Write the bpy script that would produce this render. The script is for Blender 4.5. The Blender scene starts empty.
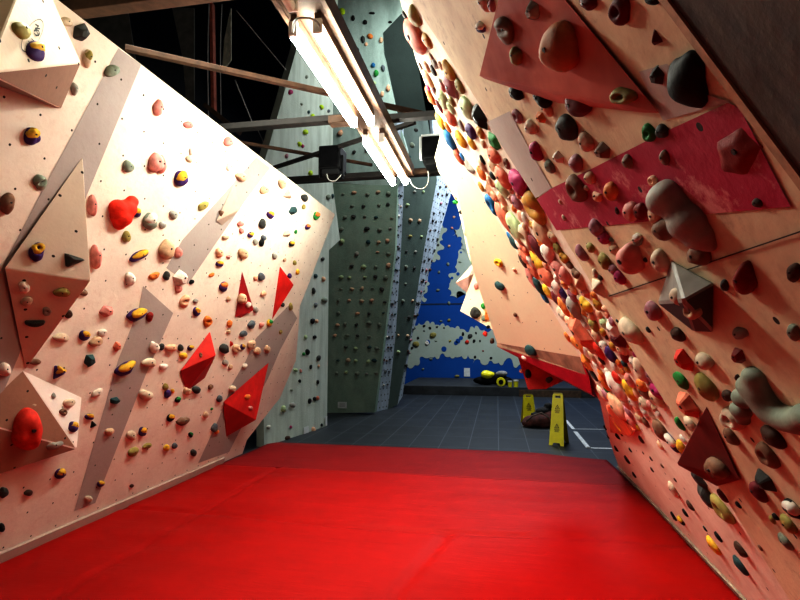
import bpy, bmesh, math, random
from mathutils import Vector, Matrix, noise
random.seed(11)
R = math.radians
scene = bpy.context.scene
col = scene.collection

# ------------------------------------------------------------------ camera
F = 520.0
CAM = Vector((0, 0, 1.45))
PITCH = math.atan(40 / F)
TUBE = 106.0
YAW = math.atan(97 / F * math.cos(PITCH))
FW = Vector((-math.sin(YAW) * math.cos(PITCH), math.cos(YAW) * math.cos(PITCH), math.sin(PITCH)))
RT = Vector((math.cos(YAW), math.sin(YAW), 0))
UP = RT.cross(FW)
cam = bpy.data.cameras.new('camera')
cam.sensor_width = 36
cam.lens = F / 800 * 36
cam.clip_start = 0.05
co = bpy.data.objects.new('camera', cam)
col.objects.link(co)
co.matrix_world = Matrix(((RT.x, UP.x, -FW.x, CAM.x), (RT.y, UP.y, -FW.y, CAM.y), (RT.z, UP.z, -FW.z, CAM.z), (0, 0, 0, 1)))
scene.camera = co

def ray(x, y):
    return FW + RT * ((x - 400) / F) + UP * ((300 - y) / F)
def proj(p):
    d = p - CAM
    k = d.dot(FW)
    return (400 + F * d.dot(RT) / k, 300 - F * d.dot(UP) / k)
def at_y(x, y, Y):
    r = ray(x, y)
    return CAM + r * (Y / r.y)
def at_z(x, y, Z):
    r = ray(x, y)
    return CAM + r * ((Z - CAM.z) / r.z)

class Plane:
    """a wall plane: origin o, in-plane axes u, v and outward normal n"""
    def __init__(s, o, n, v=Vector((0, 0, 1))):
        s.o = o.copy()
        s.n = n.normalized()
        if s.n.dot(CAM - s.o) < 0: s.n = -s.n
        s.v = (v - s.n * v.dot(s.n)).normalized()
        s.u = s.v.cross(s.n).normalized()
    def hit(s, x, y, off=0.0):
        r = ray(x, y)
        o = s.o + s.n * off
        return CAM + r * ((o - CAM).dot(s.n) / r.dot(s.n))
    def loc(s, p):
        d = p - s.o
        return Vector((d.dot(s.u), d.dot(s.v), d.dot(s.n)))
    def mw(s, p=None):
        o = p if p is not None else s.o
        return Matrix(((s.u.x, s.v.x, s.n.x, o.x), (s.u.y, s.v.y, s.n.y, o.y), (s.u.z, s.v.z, s.n.z, o.z), (0, 0, 0, 1)))
def plane3(a, b, c, v=Vector((0, 0, 1))):
    return Plane(a, (b - a).cross(c - a), v)

# ------------------------------------------------------------------ materials
MATS = {}
def nodes(name):
    m = bpy.data.materials.new(name)
    m.use_nodes = True
    nt = m.node_tree
    b = nt.nodes['Principled BSDF']
    return m, nt, b
def N(nt, t, **k):
    n = nt.nodes.new(t)
    for a, v in k.items(): setattr(n, a, v)
    return n
def c4(c): return (c[0], c[1], c[2], 1)
def math_(nt, op, a, b=None):
    n = N(nt, 'ShaderNodeMath', operation=op)
    for i, q in enumerate((a, b)):
        if q is None: continue
        if isinstance(q, (int, float)): n.inputs[i].default_value = q
        else: nt.links.new(q, n.inputs[i])
    return n.outputs[0]
def mixc(nt, fac, a, b):
    n = N(nt, 'ShaderNodeMix', data_type='RGBA')
    for i, q in ((0, fac), (6, a), (7, b)):
        if isinstance(q, (int, float)): n.inputs[i].default_value = q
        elif isinstance(q, (tuple, list)): n.inputs[i].default_value = c4(q)
        else: nt.links.new(q, n.inputs[i])
    return n.outputs[2]
def ramp(nt, v, a, b):
    n = N(nt, 'ShaderNodeMapRange')
    n.inputs[1].default_value = a
    n.inputs[2].default_value = b
    nt.links.new(v, n.inputs[0])
    return n.outputs[0]
def noise_tex(nt, vec, scale, detail=4, rough=0.6, stretch=None):
    if stretch:
        mp = N(nt, 'ShaderNodeMapping')
        mp.inputs['Scale'].default_value = stretch
        nt.links.new(vec, mp.inputs[0])
        vec = mp.outputs[0]
    n = N(nt, 'ShaderNodeTexNoise')
    n.inputs['Scale'].default_value = scale
    n.inputs['Detail'].default_value = detail
    n.inputs['Roughness'].default_value = rough
    nt.links.new(vec, n.inputs['Vector'])
    return n.outputs[0]

def simple(name, rgb, rough=0.6, var=0.25, scale=12, bump=0.0, metal=0.0, spec=0.5, light=None):
    if name in MATS: return MATS[name]
    m, nt, b = nodes(name)
    tc = N(nt, 'ShaderNodeTexCoord')
    n = noise_tex(nt, tc.outputs['Object'], scale)
    f = ramp(nt, n, 0.35, 0.7)
    lo = tuple(max(0, q * (1 - var)) for q in rgb)
    hi = light or tuple(min(1, q * (1 + var * 0.7) + 0.01 * var) for q in rgb)
    nt.links.new(mixc(nt, f, lo, hi), b.inputs['Base Color'])
    b.inputs['Roughness'].default_value = rough
    b.inputs['Metallic'].default_value = metal
    b.inputs['Specular IOR Level'].default_value = spec
    if bump:
        bp = N(nt, 'ShaderNodeBump')
        bp.inputs['Strength'].default_value = bump
        bp.inputs['Distance'].default_value = 0.01
        n2 = noise_tex(nt, tc.outputs['Object'], scale * 6)
        nt.links.new(n2, bp.inputs['Height'])
        nt.links.new(bp.outputs[0], b.inputs['Normal'])
    MATS[name] = m
    return m

def wallmat(name, rgb, dots=0.16, dr=0.0065, grime=0.3, gcol=None, rough=0.75, streak=None, scuff=None, offset=0.5, bump=0.15):
    """painted plywood: t-nut holes on a grid, blotchy grime, optional streaks and chalk scuffs"""
    if name in MATS: return MATS[name]
    m, nt, b = nodes(name)
    tc = N(nt, 'ShaderNodeTexCoord')
    obj = tc.outputs['Object']
    c = rgb
    n1 = noise_tex(nt, obj, 1.7, 6, 0.65)
    out = mixc(nt, math_(nt, 'MULTIPLY', ramp(nt, n1, 0.42, 0.72), grime), c, gcol or tuple(q * 0.55 for q in rgb))
    n2 = noise_tex(nt, obj, 26, 4, 0.7)
    out = mixc(nt, math_(nt, 'MULTIPLY', ramp(nt, n2, 0.5, 0.75), grime * 0.6), out, gcol or tuple(q * 0.6 for q in rgb))
    if streak:
        n3 = noise_tex(nt, obj, 1.0, 6, 0.6, stretch=(streak[1], streak[2], 1))
        out = mixc(nt, math_(nt, 'MULTIPLY', ramp(nt, n3, 0.42, 0.68), streak[3]), out, streak[0])
    if scuff:
        n4 = noise_tex(nt, obj, 9, 8, 0.75, stretch=(1, 1, 1))
        out = mixc(nt, math_(nt, 'MULTIPLY', ramp(nt, n4, scuff[2], scuff[2] + 0.1), scuff[1]), out, scuff[0])
    if dots:
        sp = N(nt, 'ShaderNodeSeparateXYZ')
        nt.links.new(obj, sp.inputs[0])
        yy = math_(nt, 'DIVIDE', sp.outputs[1], dots)
        row = math_(nt, 'FLOOR', yy)
        xx = math_(nt, 'ADD', math_(nt, 'DIVIDE', sp.outputs[0], dots), math_(nt, 'MULTIPLY', row, offset))
        dx = math_(nt, 'SUBTRACT', math_(nt, 'FRACT', xx), 0.5)
        dy = math_(nt, 'SUBTRACT', math_(nt, 'FRACT', yy), 0.5)
        d = math_(nt, 'SQRT', math_(nt, 'ADD', math_(nt, 'MULTIPLY', dx, dx), math_(nt, 'MULTIPLY', dy, dy)))
        out = mixc(nt, math_(nt, 'LESS_THAN', d, dr / dots), out, (0.03, 0.025, 0.02))
    nt.links.new(out, b.inputs['Base Color'])
    b.inputs['Roughness'].default_value = rough
    b.inputs['Specular IOR Level'].default_value = 0.25
    if bump:
        bp = N(nt, 'ShaderNodeBump')
        bp.inputs['Strength'].default_value = bump
        bp.inputs['Distance'].default_value = 0.01
        nt.links.new(noise_tex(nt, obj, 40, 5), bp.inputs['Height'])
        nt.links.new(bp.outputs[0], b.inputs['Normal'])
    MATS[name] = m
    return m

# ------------------------------------------------------------------ object helpers
def link(name, bm, mats, mw=None, parent=None, smooth=False):
    me = bpy.data.meshes.new(name)
    bmesh.ops.recalc_face_normals(bm, faces=bm.faces[:])
    bm.to_mesh(me)
    bm.free()
    for m in (mats if isinstance(mats, (list, tuple)) else [mats]): me.materials.append(m)
    if smooth:
        for p in me.polygons: p.use_smooth = True
    o = bpy.data.objects.new(name, me)
    col.objects.link(o)
    if parent is not None: o.parent = parent
    if mw is not None: o.matrix_local = mw
    return o
def empty(name, loc=(0, 0, 0), mw=None):
    o = bpy.data.objects.new(name, None)
    o.empty_display_size = 0.05
    col.objects.link(o)
    if mw is not None: o.matrix_world = mw
    else: o.location = loc
    return o
def tag(o, label, cat, group=None):
    o['label'] = label
    o['category'] = cat
    if group: o['group'] = group
    return o
def struct(o):
    o['kind'] = 'structure'
    return o
def box(bm, c, s, rot=None, bev=0.0, mi=0):
    g = bmesh.ops.create_cube(bm, size=1)
    vs = g['verts']
    for v in vs:
        p = Vector((v.co.x * s[0], v.co.y * s[1], v.co.z * s[2]))
        if rot is not None: p = rot @ p
        v.co = p + Vector(c)
    fs = list({f for v in vs for f in v.link_faces})
    if bev:
        es = list({e for f in fs for e in f.edges})
        r = bmesh.ops.bevel(bm, geom=es, offset=bev, segments=2, affect='EDGES', profile=0.6)
        fs = [f for f in r['faces']] + [f for f in fs if f.is_valid]
    for f in fs:
        if f.is_valid: f.material_index = mi
def cyl(bm, a, b, r, seg=12, r2=None, mi=0, caps=True):
    a = Vector(a); b = Vector(b)
    d = b - a
    q = d.to_track_quat('Z', 'Y').to_matrix().to_4x4()
    M = Matrix.Translation((a + b) / 2) @ q
    g = bmesh.ops.create_cone(bm, cap_ends=caps, segments=seg, radius1=r, radius2=r if r2 is None else r2, depth=d.length, matrix=M)
    for v in g['verts']:
        for f in v.link_faces: f.material_index = mi
def tube(bm, pts, r, seg=8):
    pts = [Vector(p) for p in pts]
    rings = []
    for i, p in enumerate(pts):
        t = (pts[min(i + 1, len(pts) - 1)] - pts[max(i - 1, 0)]).normalized()
        a = t.cross(Vector((0.13, 0.31, 0.94))).normalized()
        b = t.cross(a)
        rr = r[i] if isinstance(r, (list, tuple)) else r
        rings.append([bm.verts.new(p + (a * math.cos(k * 2 * math.pi / seg) + b * math.sin(k * 2 * math.pi / seg)) * rr) for k in range(seg)])
    for x, y in zip(rings, rings[1:]):
        for k in range(seg):
            bm.faces.new((x[k], x[(k + 1) % seg], y[(k + 1) % seg], y[k]))
    bm.faces.new(rings[0]); bm.faces.new(rings[-1][::-1])
def slab(bm, pts, thick, mi=0):
    """polygon pts (local u, v, w) extruded backwards by thick"""
    a = [bm.verts.new(p) for p in pts]
    b = [bm.verts.new(Vector(p) - Vector((0, 0, thick))) for p in pts]
    fs = [bm.faces.new(a), bm.faces.new(b[::-1])]
    for i in range(len(a)):
        j = (i + 1) % len(a)
        fs.append(bm.faces.new((a[j], a[i], b[i], b[j])))
    for f in fs: f.material_index = mi
    return fs[0]
def wall(name, pl, px, thick, mats, paints=(), lift=0.0):
    """a wall slab on plane pl outlined by photo corners px, with painted areas on its face"""
    bm = bmesh.new()
    P = [pl.loc(pl.hit(x, y, lift)) for x, y in px]
    slab(bm, P, thick)
    for mi, poly in paints:
        vs = [bm.verts.new(pl.loc(pl.hit(x, y, lift + 0.0015))) for x, y in poly]
        f = bm.faces.new(vs)
        f.material_index = mi
    bmesh.ops.triangulate(bm, faces=[f for f in bm.faces if len(f.verts) > 4])
    return struct(link(name, bm, mats, pl.mw()))
def facets(name, pl, verts, faces, mats, mis=None, bev=0.004):
    """closed volume from photo corners (x, y, height above the wall)"""
    P = [pl.hit(x, y, h) for x, y, h in verts]
    base = sum((p for p in P), Vector()) / len(P)
    base = base - pl.n * (base - pl.o).dot(pl.n)
    bm = bmesh.new()
    vs = []
    for p in P:
        d = p - base
        vs.append(bm.verts.new((d.dot(pl.u), d.dot(pl.v), d.dot(pl.n))))
    for k, f in enumerate(faces):
        fc = bm.faces.new([vs[i] for i in f])
        if mis: fc.material_index = mis[k]
    bm.normal_update()
    if bev:
        es = [e for e in bm.edges if len(e.link_faces) == 2]
        bmesh.ops.bevel(bm, geom=es, offset=bev, segments=2, affect='EDGES', profile=0.5)
    return link(name, bm, mats, pl.mw(base))
# ------------------------------------------------------------------ planes from the photo's perspective
MATZ = 0.25
XL = (at_z(0, 555, MATZ).x + at_z(265, 447, MATZ).x) / 2
XR = (at_z(735, 600, MATZ).x + at_z(612, 457, MATZ).x) / 2
YEND = at_z(263, 447, MATZ).y
ptop = at_y(335, 214, YEND)
TL = math.atan2(ptop.x - XL, ptop.z - MATZ)
TR = R(30)
PL = Plane(Vector((XL, 0, MATZ)), Vector((math.cos(TL), 0, -math.sin(TL))))
PR = Plane(Vector((XR, 0, MATZ)), Vector((-math.cos(TR), 0, -math.sin(TR))))
def on(pl, Y, z):
    """point of a leaning side wall at depth Y and height z"""
    t = (z - pl.o.z) / pl.v.z
    return Vector((pl.o.x + pl.v.x * t, Y, z))
YD = (PR.hit(680, 0, 0.028).y + PR.hit(800, 210, 0.028).y) / 2
YF = (PR.hit(412, 0).y + PR.hit(545, 205).y + PR.hit(612, 318).y) / 3
PE = plane3(PR.hit(442, 128), PR.hit(580, 357), at_y(497, 343, 4.2))



_wall = wall
def wall(name, pl, pts, thick, mats, paints=(), lift=0.0):
    bm = bmesh.new()
    def L(q):
        p = q if isinstance(q, Vector) else pl.hit(q[0], q[1], lift)
        v = pl.loc(p); v.z = 0
        return v
    P = [L(q) + Vector((0, 0, lift)) for q in pts]
    slab(bm, P, thick)
    for mi, poly in paints:
        f = bm.faces.new([bm.verts.new(L(q) + Vector((0, 0, lift + 0.0015))) for q in poly])
        f.material_index = mi
    bmesh.ops.triangulate(bm, faces=[f for f in bm.faces if len(f.verts) > 4])
    return struct(link(name, bm, mats, pl.mw()))

CREAM = (0.77, 0.715, 0.63)
M_left = wallmat('cream painted plywood', CREAM, 0.17, 0.0055, 0.42, (0.55, 0.42, 0.36), scuff=((0.55, 0.36, 0.30), 0.25, 0.55))
M_leftg = wallmat('grey painted stripe', (0.40, 0.36, 0.34), 0.17, 0.0055, 0.3, (0.30, 0.24, 0.23))
M_right = wallmat('cream climbing wall paint', (0.78, 0.70, 0.49), 0.26, 0.006, 0.6, (0.44, 0.32, 0.20), scuff=((0.32, 0.23, 0.15), 0.55, 0.585))
M_rightg = wallmat('grey climbing wall paint', (0.52, 0.48, 0.44), 0.26, 0.006, 0.4, (0.40, 0.34, 0.30))
M_crim = wallmat('worn crimson paint', (0.47, 0.028, 0.085), 0.26, 0.006, 0.35, (0.30, 0.012, 0.04), scuff=((0.75, 0.40, 0.38), 0.7, 0.545), rough=0.6)
M_dark = wallmat('chalk scuffed dark panel', (0.10, 0.095, 0.088), 0, 0, 0.5, (0.05, 0.046, 0.043), streak=((0.34, 0.30, 0.23), 7, 1.4, 0.7), scuff=((0.30, 0.26, 0.2), 0.5, 0.66), rough=0.85)
M_edge = simple('plywood edge', (0.50, 0.33, 0.20), 0.7, 0.3, 30)
M_panelA = wallmat('white climbing wall paint', (0.86, 0.82, 0.70), 0.26, 0.006, 0.5, (0.52, 0.36, 0.25))
M_E = wallmat('smooth cream board', (0.84, 0.80, 0.60), 0.20, 0.004, 0.22, (0.68, 0.52, 0.40), scuff=((0.35, 0.26, 0.2), 0.4, 0.66))

# ------------------------------------------------------------------ left wall
stripe1 = [(118, 48), (141, 64.5), (88, 192), (60, 258), (20, 352), (-30, 470), (-60, 470), (0, 271), (48, 179), (80, 120)]
stripe2 = [(256, 157), (270, 168), (245, 201), (218, 240), (188, 284), (166, 268), (182, 240), (220, 198)]
stripe3 = [(143, 286), (173, 313), (145, 376), (95, 503), (74, 511), (118, 360), (138, 310)]
stripe4 = [(289, 305), (256, 338), (246, 360), (232, 384), (218, 420), (198, 463), (229, 452), (238, 434), (268, 378), (280, 350), (297, 318)]
wall('wall_left', PL, [(335, 214.5), (320, 254), (308, 286), (300, 306), (297.5, 340), (296, 360), (280, 398), (264, 418), (247, 440), on(PL, PL.hit(247, 440).y, MATZ),
                       on(PL, -1.3, MATZ), on(PL, -1.3, PL.hit(335, 214.5).z)], 0.06, [M_left, M_leftg], [(1, stripe1), (1, stripe2), (1, stripe3), (1, stripe4)])
bm = bmesh.new()
ye = PL.hit(222, 462).y
a0 = PL.loc(on(PL, -1.3, MATZ)); a1 = PL.loc(on(PL, ye, MATZ)); h = 0.075
slab(bm, [(a0.x, 0, 0.02), (a1.x, 0, 0.02), (a1.x, h * 0.8, 0.02), (a0.x, h, 0.02)], 0.019)
struct(link('baseboard_left', bm, wallmat('kick strip paint', (0.50, 0.38, 0.33), 0, 0, 0.35), PL.mw()))
# ------------------------------------------------------------------ right wall: three boards on one overhang
grey1 = [(487, 122), (510, 111), (530, 149), (552, 188), (536, 198)]
grey2 = [(640, 71), (668, 63), (702, 92), (732, 101), (664, 120)]
crim = [(537, 199), (552, 188), (595, 167), (664, 132), (729, 102), (741, 107), (792, 206), (714, 213), (640, 222), (557, 230)]
ZT = 4.3
wall('wall_right', PR, [on(PR, YD, ZT), on(PR, YD, MATZ), on(PR, YF, MATZ), (612, 318), (545, 205), (412, 0), on(PR, PR.hit(412, 0).y, ZT)], 0.055,
     [M_right, M_rightg, M_crim], [(1, grey1), (1, grey2), (2, crim)], lift=0.025)
ybase = PR.hit(612, 457).y
wall('wall_right_far', PR, [on(PR, YF - 0.5, ZT), on(PR, YF - 0.5, MATZ), on(PR, ybase, MATZ), (606, 430), (600, 402), (590, 384), (580, 357), (442, 128), (416, 60), (400, 0), on(PR, PR.hit(400, 0).y, ZT)], 0.04, M_panelA)
wall('wall_right_near', PR, [on(PR, -1.3, ZT), on(PR, -1.3, MATZ), on(PR, YD - 0.012, MATZ), on(PR, YD - 0.012, ZT)], 0.06, M_dark, lift=0.028)
bm = bmesh.new()
a = PR.loc(on(PR, YD - 0.006, MATZ)); b = PR.loc(on(PR, YD - 0.006, ZT))
slab(bm, [(a.x - 0.006, a.y, 0.031), (a.x + 0.006, a.y, 0.031), (b.x + 0.006, b.y, 0.031), (b.x - 0.006, b.y, 0.031)], 0.05)
struct(link('trim_2', bm, M_edge, PR.mw()))
# plywood joint running the length of the right wall
bm = bmesh.new()
ja, jb = PR.loc(PR.hit(609, 296, 0.027)), PR.loc(PR.hit(810, 228, 0.027))
slab(bm, [(ja.x, ja.y - 0.002, 0.0275), (jb.x, jb.y - 0.001, 0.0275), (jb.x, jb.y + 0.0004, 0.0275), (ja.x, ja.y + 0.001, 0.0275)], 0.001)
struct(link('trim_3', bm, simple('dark board joint', (0.05, 0.03, 0.02), 0.9), PR.mw()))
# kick strip at the foot
bm = bmesh.new()
a0 = PR.loc(on(PR, 0.5, MATZ)); a1 = PR.loc(on(PR, ybase - 0.06, MATZ))
slab(bm, [(a0.x, 0, 0.012), (a1.x, 0, 0.012), (a1.x, 0.05, 0.012), (a0.x, 0.05, 0.012)], 0.011)
struct(link('baseboard_right', bm, simple('worn foot strip', (0.33, 0.27, 0.2), 0.8, 0.4), PR.mw()))

# ------------------------------------------------------------------ the jutting cream prow on the far end of the right wall
def mesh_pts(name, P, faces, mats, mis=None, origin=None):
    o = origin or P[0]
    bm = bmesh.new()
    vs = [bm.verts.new(p - o) for p in P]
    for k, f in enumerate(faces):
        fc = bm.faces.new([vs[i] for i in f])
        if mis: fc.material_index = mis[k]
    return link(name, bm, mats, Matrix.Translation(o))
eA, eB, eC, eD, eF = PE.hit(442, 128), PE.hit(456, 186), PE.hit(473, 270), PE.hit(497, 343), PE.hit(580, 357)
bk = [on(PR, 5.3, z) for z in (3.3, 2.6, 1.7)]
bm = bmesh.new()
P = [PE.loc(p) for p in (eA, eB, eC, eD, eF)] + [PE.loc(p + Vector((0.02, 0.02, 0))) for p in bk]
vs = [bm.verts.new(p) for p in P]
for f in ((0, 1, 2, 3, 4), (0, 1, 5), (1, 2, 6, 5), (2, 3, 7, 6), (3, 4, 7)): bm.faces.new([vs[i] for i in f])
bmesh.ops.triangulate(bm, faces=[f for f in bm.faces if len(f.verts) > 4])
struct(link('wall_right_prow', bm, M_E, PE.mw()))
M_red = simple('red volume paint', (0.50, 0.012, 0.010), 0.5, 0.3, 7, light=(0.62, 0.05, 0.035))
M_redd = simple('crimson lip paint', (0.42, 0.008, 0.03), 0.45, 0.25, 7)
M_brown = simple('dusty brown board', (0.36, 0.22, 0.15), 0.75, 0.35, 9)
yF = eF.y; yD_ = eD.y
P = [eD, eF, at_y(589, 376, yF + 0.03), at_y(497, 346.5, yD_ + 0.01), at_y(592, 394, yF + 0.10), at_y(523, 360, yD_ - 0.02), at_y(597, 398, yF + 0.6), at_y(560, 362, yD_ + 0.9)]
struct(mesh_pts('wall_right_lip', P, [(0, 1, 2, 3), (3, 2, 4, 5), (5, 4, 6, 7), (3, 5, 7), (0, 3, 7), (1, 6, 4, 2), (0, 7, 6, 1)], [M_brown, M_redd], [0, 1, 1, 1, 1, 1, 1]))
v = mesh_pts('wedge_volume', [at_y(518, 357, 4.22), at_y(574, 376, 4.16), at_y(546, 389, 4.2), at_y(528, 389.5, 4.2), at_y(540, 362, 4.7), at_y(575, 377, 4.7), at_y(545, 386, 4.7)],
             [(0, 1, 2, 3), (0, 4, 5, 1), (1, 5, 6, 2), (2, 6, 3), (0, 3, 6, 4), (4, 6, 5)], [M_red])
tag(v, 'red wedge volume hanging under the crimson lip of the right-hand prow', 'climbing volume')
# second cream board behind the prow, and its pyramid
PF = plane3(at_y(460, 311, 4.6), at_y(500, 334, 4.55), at_y(453, 185, 4.5))
wall('wall_right_behind', PF, [(447, 140), (453, 190), (462, 225), (468, 255), (474.5, 272), (460, 311), (500, 334), (505, 300), (478, 190), (462, 140)], 0.10, M_E)
PF2 = plane3(at_y(456, 283, 5.0), at_y(470, 295, 5.0), at_y(474, 262, 4.95))
v = facets('pyramid_volume', PF2, [(474, 262, 0), (455, 283, 0), (468, 294, 0), (482, 272, 0), (469, 276, 0.10)], [(0, 1, 4), (1, 2, 4), (2, 3, 4), (3, 0, 4), (0, 3, 2, 1)], [simple('pale pink volume paint', (0.80, 0.58, 0.50), 0.6, 0.2, 8)])
tag(v, 'small pale pyramid volume poking out left of the cream prow before the blue wall', 'climbing volume')

# ------------------------------------------------------------------ floor, back hall
def plainmat(name, rgb, rough=0.8, **k): return simple(name, rgb, rough, **k)
m, nt, b = nodes('rubber tile floor')
tc = N(nt, 'ShaderNodeTexCoord')
br = N(nt, 'ShaderNodeTexBrick', offset=0.0)
br.inputs['Scale'].default_value = 1.0
br.inputs['Brick Width'].default_value = 0.40
br.inputs['Row Height'].default_value = 0.80
br.inputs['Mortar Size'].default_value = 0.006
br.inputs['Color1'].default_value = (0.011, 0.015, 0.020, 1)
br.inputs['Color2'].default_value = (0.017, 0.023, 0.030, 1)
br.inputs['Mortar'].default_value = (0.085, 0.10, 0.12, 1)
nt.links.new(tc.outputs['Object'], br.inputs['Vector'])
n = noise_tex(nt, tc.outputs['Object'], 3, 6)
nt.links.new(mixc(nt, math_(nt, 'MULTIPLY', ramp(nt, n, 0.45, 0.75), 0.5), br.outputs[0], (0.035, 0.045, 0.055)), b.inputs['Base Color'])
b.inputs['Roughness'].default_value = 0.55
bm = bmesh.new(); box(bm, (0, 7.75, -0.05), (15, 20.5, 0.1))
struct(link('floor', bm, m))
M_blk = plainmat('dark roof lining', (0.012, 0.011, 0.011), 0.9)
bm = bmesh.new(); box(bm, (0, 7.75, 10.05), (15, 20.5, 0.1)); struct(link('ceiling', bm, M_blk))
bm = bmesh.new(); box(bm, (-7.05, 7.75, 4.95), (0.1, 20.5, 10.1)); struct(link('wall_hall_left', bm, M_blk))
bm = bmesh.new(); box(bm, (7.05, 7.75, 4.95), (0.1, 20.5, 10.1)); struct(link('wall_hall_right', bm, M_blk))
bm = bmesh.new(); box(bm, (0, -2.55, 4.95), (14, 0.1, 10.1)); struct(link('wall_front', bm, M_blk))

# blue wall with pale jigsaw-edged patches
YB = 17.0
PB = Plane(Vector((0, YB, 0)), Vector((0, -1, 0)))
def bumpy(pts, r, seed):
    rnd = random.Random(seed)
    out = []
    n_ = len(pts)
    for i in range(n_):
        a, b2 = pts[i], pts[(i + 1) % n_]
        d = math.hypot(b2[0] - a[0], b2[1] - a[1])
        k = max(1, int(d / (2.1 * r)))
        for j in range(k):
            t0, t1 = j / k, (j + 1) / k
            p = (a[0] + (b2[0] - a[0]) * t0, a[1] + (b2[1] - a[1]) * t0)
            q = (a[0] + (b2[0] - a[0]) * t1, a[1] + (b2[1] - a[1]) * t1)
            s = rnd.choice((1, -1, 0.6, -0.5, 0.2))
            nx, ny = (q[1] - p[1]), -(q[0] - p[0])
            for w in (0.0, 0.2, 0.35, 0.5, 0.65, 0.8):
                hh = s * 0.55 * math.sin(math.pi * w) ** 0.6 if 0 < w else 0
                out.append((p[0] + (q[0] - p[0]) * w + nx * hh, p[1] + (q[1] - p[1]) * w + ny * hh))
    return out
patches = [
    [(425, 224), (441, 224), (446, 232), (443, 240), (441, 250), (440, 256), (432, 262), (428, 272), (427, 286), (427, 299), (405, 301)],
    [(505, 215), (466, 224), (454, 229), (453, 236), (462, 239), (465, 250), (458, 252), (457, 260), (455, 267), (452, 273), (448, 289), (450, 296), (457, 298), (464, 293), (505, 290)],
    [(408, 322), (430, 324), (450, 327.5), (465, 330), (479, 328), (500, 335), (530, 345), (530, 368), (513, 364), (504, 362), (488, 364), (480, 360), (473, 363), (468, 355), (455, 357), (440, 356), (425, 358), (415, 365), (407, 363), (404, 350)]]
M_blue = wallmat('blue painted wall', (0.003, 0.085, 0.36), 0, 0, 0.25, (0.002, 0.045, 0.22), rough=0.6)
M_pale = wallmat('pale green patch paint', (0.46, 0.52, 0.46), 0, 0, 0.4, (0.36, 0.40, 0.30))
bm = bmesh.new()
slab(bm, [(-7, 0, 0), (7, 0, 0), (7, 7.6, 0), (-7, 7.6, 0)], 0.1)
for k, pt in enumerate(patches):
    q = bumpy(pt, 2.2, 5 + k)
    f = bm.faces.new([bm.verts.new(PB.loc(PB.hit(x, y)) + Vector((0, 0, 0.01))) for x, y in q])
    f.material_index = 1
for x, y, r in ((458, 274, 1.7), (444, 349, 2.6), (458, 341, 2.4), (456, 343, 2), (461, 338, 2), (428, 342, 2.2), (452, 278, 1.4), (461, 252.5, 1)):
    c = PB.loc(PB.hit(x, y)); rr = r / F * YB
    f = bm.faces.new([bm.verts.new(c + Vector((rr * math.cos(t * math.pi / 7), rr * math.sin(t * math.pi / 7), 0.02))) for t in range(14)])
bmesh.ops.triangulate(bm, faces=[f for f in bm.faces if len(f.verts) > 4])
struct(link('wall_back', bm, [M_blue, M_pale], PB.mw()))
# horizontal board joints on the blue wall
bm = bmesh.new()
a = PB.loc(PB.hit(419, 304)); b_ = PB.loc(PB.hit(470, 299))
slab(bm, [(a.x, a.y - 0.03, 0.012), (b_.x, a.y - 0.03, 0.012), (b_.x, a.y + 0.01, 0.012), (a.x, a.y + 0.01, 0.012)], 0.01)
struct(link('trim_4', bm, simple('dark joint paint', (0.01, 0.03, 0.08), 0.8), PB.mw()))

# raised platform in front of it
YP = at_z(500, 396, 0).y
zp = at_y(500, 387, YP).z
M_plat = simple('dark platform rubber', (0.035, 0.040, 0.045), 0.6, 0.4, 4)
bm = bmesh.new()
xl = at_y(402, 390, YP).x
box(bm, ((xl + 6.9) / 2, (YP + YB) / 2 - 0.015, zp / 2), (6.9 - xl, YB - YP - 0.03, zp), bev=0.01)
bm.normal_update()
o = link('platform', bm, M_plat)
tag(o, 'long low black rubber platform along the foot of the blue wall', 'platform')
bm = bmesh.new()
xa, xb = at_y(519, 393, YP).x, at_y(581, 393, YP).x
box(bm, ((xb - xa) / 2, -0.03, 0.085), (xb - xa, 0.04, 0.17), bev=0.006)
tag(link('wooden_board', bm, simple('dark stained timber', (0.10, 0.055, 0.03), 0.7, 0.4, 14), Matrix.Translation((xa, YP - 0.01, 0.0))), 'brown wooden board leaning along the black platform front behind the yellow signs', 'board')

# ------------------------------------------------------------------ green tower and grey wall on the left of the hall
gA, gB = at_z(255, 450, 0), at_z(327, 426, 0)
PG1 = Plane(gA, (gB - gA).cross(Vector((0, 0, 1))))
tA, tB, tC, tD, tE = at_z(329, 413, 0), at_z(374, 412, 0), at_z(388, 409, 0), at_z(398, 404, 0), at_z(402, 396.5, 0)
PG2 = Plane(tA, Vector((-0.05, -1, -0.0)))
PS1 = plane3(tB, tC, PG2.hit(397, 185))
p404 = PS1.hit(404, 185)
PG3 = plane3(tC, p404, at_y(436, 182, 11.6))
p436 = PG3.hit(436, 182)
PS2 = plane3(PG3.hit(398, 404.5), p436, at_y(455.5, 178, 12.7))

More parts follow.
